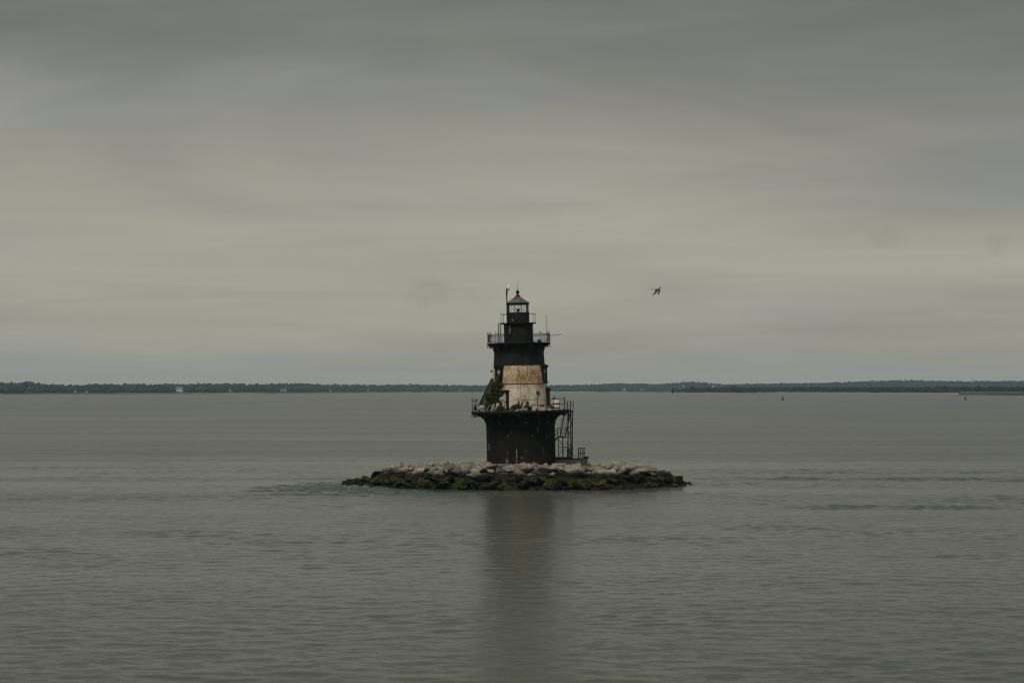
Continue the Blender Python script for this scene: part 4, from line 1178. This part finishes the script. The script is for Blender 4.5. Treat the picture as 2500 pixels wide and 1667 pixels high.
# vine and weeds
def leaves(n, fn, size):
    V, T = [], []
    for _ in range(n):
        p, s = fn()
        q = Euler((random.uniform(-1.1, 1.1), random.uniform(-.9, .9), random.uniform(0, 6.28))).to_matrix(); l = size*s
        k = len(V)
        for u, w in ((-.5, 0), (0, .42), (.55, 0), (0, -.42)):
            V.append(tuple(Vector(p)+q @ Vector((u*l, w*l, .12*l*(abs(u) < .1)))))
        T.append((k, k+1, k+2, k+3))
    return V, T
o = fix('climbing_vine', 0, 0, GZ, 'tall dark green vine climbing the wall left of the door', 'vine')
VT = [(0, -2.50, .55), (.35, -2.52, .62), (.9, -2.50, .66), (1.5, -2.44, .74), (1.9, -2.34, .70), (2.3, -2.20, .56), (2.7, -2.10, .36), (3.1, -1.98, .18), (3.35, -1.93, .08)]
def vine_pt():
    z = min(3.35, abs(random.triangular(0, 3.35, .9))); cx = float(np.interp(z, [a for a, _, _ in VT], [b for _, b, _ in VT])); w_ = float(np.interp(z, [a for a, _, _ in VT], [c_ for _, _, c_ in VT]))
    u = random.uniform(-1, 1); w_ *= .85+.3*sin(z*7+u*3)
    x = cx+u*w_+.05
    r0 = 2.72-.06*z; y = -max(1.3, math.sqrt(max(.3, r0*r0-x*x))); y -= random.uniform(-.05, .5)*(1-.6*u*u)
    return (x, y, z), random.uniform(.6, 1.3)
V, T = leaves(7500, vine_pt, .15); link('foliage', np_mesh('foliage', V, T, M['leaf']), o)
b = MB()
for k in range(5):
    x0 = -2.3+.12*k; pts = [Vector((x0, -1.75, 0))]
    for t in range(1, 8):
        z = t*.42; x = -2.2+.14*k*(1-t/9)+.25*t/8+random.uniform(-.08, .08); r0 = 2.72-.06*z; pts.append(Vector((x, -math.sqrt(max(.3, r0*r0-x*x))-.03, z)))
    b.poly(pts, .022, 5)
b.build('stem', M['bark'], o)
def weed(x, y, w, d, h, n, label, spikes=0, mat='leaf'):
    o = fix('weed_clump', x, y, GZ, label, 'weeds', 'weeds rooted on the lower gallery')
    def fn():
        u = random.gauss(0, .42); v = random.uniform(-1, 1); hh = h*max(.25, 1-.8*u*u)*random.random()**.8
        return (max(-1, min(1, u))*w/2, v*d/2, hh), random.uniform(.5, 1.2)
    V, T = leaves(n, fn, .13)
    b = MB()
    for k in range(5+spikes):
        tall = k < spikes; a = random.uniform(-.5, .5)*w; hh = h*(1.45 if tall else random.uniform(.5, 1.0)); dx = random.uniform(-.2, .25)+(.18 if tall else 0)
        A, B = Vector((a, random.uniform(-.3, .3)*d, 0)), Vector((a+dx, random.uniform(-.3, .3)*d, hh)); b.tube(A, B, .014, 5, .006)
        if tall:
            for _ in range(60):
                q = A.lerp(B, random.uniform(.4, 1)); k0 = len(V); e = Euler((random.uniform(-1, 1), random.uniform(-1, 1), random.uniform(0, 6))).to_matrix()
                V += [tuple(q+Vector((random.gauss(0, .05), random.gauss(0, .05), 0))+e @ Vector((u*.13, w_*.13, 0))) for u, w_ in ((-.5, 0), (0, .4), (.5, 0), (0, -.4))]
                T.append((k0, k0+1, k0+2, k0+3))
    link('foliage', np_mesh('foliage', V, T, M[mat]), o); b.build('stem', M['bark'], o)
weed(-.35, -3.2, 1.5, .8, .62, 900, 'widest dark weed clump just right of the door', 3)
weed(.62, -3.3, .9, .7, .52, 500, 'tufted weed clump in front of the wall below the long rust stain', 1)
weed(1.12, -3.45, .8, .6, .46, 420, 'low weed clump beside the pale upright chest', 0)
weed(-1.85, -3.3, 1.2, .8, .48, 620, 'low weed clump spreading at the foot of the vine', 1)
weed(-2.9, -2.9, .8, .6, .5, 300, 'brownish scrubby weeds behind the leaning planks', 1, 'leaf2')

# ------------------------------------------------------------------ access stair beside the caisson
stt = empty('access_stair', (LX+4.2, LY+.6, 2.4)); tag(stt, 'dark iron stair tower with two flights right of the caisson', 'stair')
O = stt.location.copy()
def sx_(px, Y=LY): return (px-1250)/F*Y
def wz(py, Y=LY): return CAM_H-(py-HZ)/F*Y
def st_bar(name, a, b, r=.035, parent=None, sq=True, wd=None):
    m_ = MB(); a = Vector(a)-O; b = Vector(b)-O
    if sq: m_.bar(a, b, wd or r*2, r*2, up=(0, 1, 0))
    else: m_.tube(a, b, r, 6)
    return m_.build(name, M['rail'], parent or stt)
legs = {'A': (1397.5, 199.3, 6.9), 'B': (1386.8, 199.9, 6.75), 'C': (1374, 200.9, 4.45), 'D': (1363.6, 201.3, 4.2), 'E': (1393.5, 200.7, 6.8)}
LP = {}
for k, (px, Y, zt) in legs.items():
    x = sx_(px, Y); LP[k] = (x, Y); st_bar('leg', (x, Y, 2.4), (x, Y, zt), .05 if k != 'D' else .035)
def pt(k, z): return (LP[k][0], LP[k][1], z)
for a, z0, b_, z1 in (('B', 6.4, 'A', 5.95), ('A', 5.75, 'B', 5.15), ('B', 5.0, 'A', 4.35), ('A', 4.1, 'B', 3.4), ('B', 3.3, 'A', 2.6), ('D', 4.25, 'C', 3.5), ('C', 3.35, 'D', 2.55),
                      ('C', 2.6, 'B', 4.1), ('E', 4.2, 'A', 2.7), ('C', 4.35, 'A', 4.28), ('D', 3.42, 'B', 3.42), ('E', 6.2, 'A', 5.0), ('E', 5.0, 'B', 4.3)):
    st_bar('brace', pt(a, z0), pt(b_, z1), .024)
# upper flight
uf = empty('upper_flight', parent=stt)
tl, tr_ = Vector((sx_(1378.5), 199.5, 6.72)), Vector((sx_(1393), 199.5, 6.85))
bl, br_ = Vector((sx_(1368), 200.7, 4.42)), Vector((sx_(1381.2), 200.7, 4.42))
st_bar('stringer', tl, bl, .05, uf); st_bar('stringer', tr_, br_, .05, uf)
for k in range(1, 10):
    a, b_ = tl.lerp(bl, k/10), tr_.lerp(br_, k/10); a.z = b_.z = (a.z+b_.z)/2
    m_ = MB(); m_.bar(a-O, b_-O, .16, .03); m_.build('tread', M['rail'], uf)
for a, b_ in ((tl, bl), (tr_, br_)):
    up = Vector((-.06, -.1, .62)); st_bar('handrail', a+up*.6+Vector((-.08, 0, 0)), b_+up, .018, uf, False)
    for t in (.15, .5, .9): st_bar('baluster', a.lerp(b_, t), a.lerp(b_, t)+up*.9, .012, uf, False)
# landing with its railing
lnd = empty('landing', parent=stt)
lx0, lx1 = sx_(1362.5), sx_(1381.5)
m_ = MB(); m_.box(Vector(((lx0+lx1)/2, 200.95, 4.38))-O, (lx1-lx0, .8, .12)); m_.build('platform', M['rail'], lnd)
for z in (5.2, 4.88, 4.72):
    st_bar('rail', (lx0, 201.33, z), (lx1, 201.33, z), .016, lnd, False)
for x in np.linspace(lx0, lx1, 4): st_bar('post', (x, 201.33, 4.42), (x, 201.33, 5.2), .018, lnd, False)
# lower flight, running down behind the drum
lf = empty('lower_flight', parent=stt)
a0, b0 = Vector((lx0+.02, 200.62, 4.36)), Vector((lx0-1.75, 200.62, 2.35))
for yy in (0, .62): st_bar('stringer', a0+Vector((0, yy, 0)), b0+Vector((0, yy, 0)), .07, lf)
for k in range(1, 9):
    q = a0.lerp(b0, k/9); m_ = MB(); m_.box(q+Vector((0, .31, 0))-O, (.2, .6, .03)); m_.build('tread', M['rail'], lf)
for yy in (0, .62):
    for hh in (.84, .46): st_bar('handrail', a0+Vector((0, yy, hh)), b0+Vector((0, yy, hh)), .017, lf, False)
    for t in (.05, .4, .8): q = a0.lerp(b0, t)+Vector((0, yy, 0)); st_bar('baluster', q, q+Vector((0, 0, .84)), .014, lf, False)
# top platform reaching out from the gallery
tp = empty('top_platform', parent=stt)
px0, px1 = sx_(1376), sx_(1399.4)
m_ = MB(); m_.box(Vector(((px0+px1)/2, 199.75, 6.80))-O, (px1-px0, 1.3, .14)); m_.build('platform', M['edge'], tp)
for Y_ in (199.15, 200.35):
    for z in (7.72, 7.34): st_bar('rail', (sx_(1382), Y_, z), (px1, Y_, z), .018, tp, False)
    for px in (1385, 1392.5, 1399): st_bar('post', (sx_(px), Y_, 6.86), (sx_(px), Y_, 7.72), .02, tp, False)
for z in (7.72, 7.34): st_bar('rail', (px1, 199.15, z), (px1, 200.35, z), .018, tp, False)
st_bar('knee_brace', (sx_(1381), 199.15, 7.72), (sx_(1387), 199.15, 6.9), .016, tp, False)
st_bar('knee_brace', (sx_(1393.5), 199.2, 7.72), (sx_(1391), 199.2, 6.9), .022, tp, False)

# landing stage and its foot
pl = empty('landing_stage', (sx_(1393), 200.4, 1.7)); tag(pl, 'dark plank landing stage on a brown concrete footing beside the stair', 'platform')
O2 = pl.location.copy()
def pbox(name, px0, px1, z0, z1, y0, y1, mat, parent=pl):
    x0, x1 = sx_(px0), sx_(px1); m_ = MB(); m_.box(Vector(((x0+x1)/2, (y0+y1)/2, (z0+z1)/2))-O2, (x1-x0, y1-y0, z1-z0)); return m_.build(name, mat, parent)
pbox('footing', 1350, 1424, 1.45, 2.28, 199.2, 201.9, M['concrete'])
pbox('footing_block', 1422, 1434, 1.55, 2.35, 199.1, 200.6, M['concrete'])
for k in range(6): pbox('beam', 1352, 1398, 2.29, 2.40, 199.2+k*.48, 199.36+k*.48, M['dark'])
for k in range(9): pbox('deck_board', 1352, 1398, 2.405, 2.47, 199.15+k*.31, 199.42+k*.31, M['dark'])
for k in range(5): pbox('walkway_board', 1398, 1428, 2.24, 2.38, 199.3+k*.3, 199.57+k*.3, M['dark'])
pbox('walkway_end', 1424, 1436.3, 2.36, 2.56, 199.4, 200.6, M['dark'])
pbox('kerb_rail', 1398, 1411, 2.58, 2.61, 200.7, 200.73, M['rail'])
def cage(px0, px1, z0, z1, y0, label, mid):
    o = empty('gate_frame', (sx_((px0+px1)/2), y0, z0)); tag(o, label, 'gate frame'); w_ = sx_(px1)-sx_(px0); h_ = z1-z0
    for yy in (0, .45):
        for x in (-w_/2, w_/2):
            m_ = MB(); m_.box((x+yy*.12, yy, h_/2), (.06, .06, h_)); m_.build('post', M['rail'], o)
        for z in (h_-.03, h_*.48):
            m_ = MB(); m_.box((yy*.12+.04, yy, z), (w_+.12, .04, .055)); m_.build('rail', M['rail'], o)
        for k in range(mid):
            m_ = MB(); m_.box((-w_/2+(k+1)*w_/(mid+1)+yy*.1, yy+.01, h_/2), (.045, .03, h_)); m_.build('bar', M['rail'], o)
cage(1411.5, 1425, 2.38, 3.38, 199.6, 'dark barred gate frame standing at the right end of the landing stage', 2)
cage(1384.5, 1395.5, 2.48, 3.36, 199.5, 'dark barred gate frame at the foot of the stair tower', 3)

# ------------------------------------------------------------------ the tern
def bird():
    D = 63.0; c0 = P(1560+1200/26.13, 690+450/26.13, D)
    o = empty('tern', c0); tag(o, 'dark-capped grey tern flying right with wings swept down', 'bird')
    u = lambda X, Y: ((X-1200)/2156.0, (450-Y)/2156.0)
    def loft(b, pts):
        n = 10; k0 = len(b.v); vs_ = []
        for i, (x, y, z, ry, rz) in enumerate(pts):
            for j in range(n):
                t = 2*pi*j/n; vs_.append((x, y+ry*cos(t), z+rz*sin(t)))
        fs_ = [(i*n+j, (i+1)*n+j, (i+1)*n+(j+1) % n, i*n+(j+1) % n) for i in range(len(pts)-1) for j in range(n)]
        fs_ += [tuple(range(n)), tuple(range((len(pts)-1)*n, len(pts)*n))]
        b.add(vs_, fs_)
    body = MB()
    sp = [(640, 415, .002, .002), (800, 428, .016, .004), (960, 425, .024, .010), (1060, 415, .030, .022), (1150, 405, .034, .031), (1230, 390, .032, .032), (1290, 362, .024, .026), (1340, 345, .021, .022), (1380, 355, .014, .014), (1400, 365, .006, .007)]
    P_ = []
    for X, Y, ry, rz in sp: x, z = u(X, Y); P_.append((x, 0, z, ry, rz))
    body.mi = 0; loft(body, P_)
    for i in range(len(body.f)):           # dark tail, dark cap
        zc = sum(body.v[v][2] for v in body.f[i])/len(body.f[i]); xc = sum(body.v[v][0] for v in body.f[i])/len(body.f[i])
        if xc < u(1010, 0)[0] or (xc > u(1270, 0)[0] and zc > u(0, 350)[1]): body.m[i] = 1
    def wing(path, mi):
        body.mi = mi; vs_ = []; n = len(path)
        for (lx, ly, tx, ty, y, th) in path:
            a, b_ = u(lx, ly), u(tx, ty); mx, mz = (a[0]+b_[0])/2, (a[1]+b_[1])/2
            vs_ += [(a[0], y-th*.3, a[1]), (mx, y-th, mz+th*.4), (b_[0], y, b_[1]), (mx, y+th, mz-th*.2)]
        fs_ = [(i*4+j, (i+1)*4+j, (i+1)*4+(j+1) % 4, i*4+(j+1) % 4) for i in range(n-1) for j in range(4)]+[(0, 1, 2, 3), tuple((n-1)*4+j for j in range(4))]
        body.add(vs_, fs_)
    wing([(1230, 420, 1010, 430, -.02, .012), (1215, 490, 1030, 520, -.09, .010), (1150, 590, 970, 640, -.16, .008), (1060, 690, 900, 740, -.22, .006), (940, 800, 830, 830, -.27, .004), (790, 890, 775, 880, -.30, .002)], 1)
    wing([(1330, 400, 1200, 420, .02, .010), (1370, 480, 1250, 500, .09, .008), (1360, 580, 1245, 600, .15, .007), (1320, 680, 1215, 700, .19, .005), (1245, 765, 1215, 760, .22, .002)], 2)
    me = body.mesh('body', [plain('tern_grey', (.42, .41, .38), .8, .1, .05), plain('tern_dark', (.030, .027, .022), .8, .1, .1), plain('tern_mid_grey', (.34, .33, .30), .8, .1, .1)], 60)
    link('body', me, o)
    b = MB(); a, e = u(1385, 360), u(1470, 392); b.tube((a[0], 0, a[1]), (e[0], 0, e[1]), .007, 8, .001); b.build('beak', bpy.data.materials['tern_dark'], o)
bird()

# ------------------------------------------------------------------ haze over the sound
hz = MB(); hz.box((0, 3200, 32), (11000, 8000, 66))
hm = bpy.data.materials.new('haze_air'); hm.use_nodes = True; hm.node_tree.nodes.clear()
ho = hm.node_tree.nodes.new('ShaderNodeOutputMaterial'); hv = hm.node_tree.nodes.new('ShaderNodeVolumePrincipled')
hv.inputs['Color'].default_value = (.62, .90, 1.0, 1); hv.inputs['Density'].default_value = 6.0e-5; hv.inputs['Anisotropy'].default_value = .0
hm.node_tree.links.new(hv.outputs[0], ho.inputs['Volume'])
h = hz.build('haze', hm); tag(h, kind='stuff')
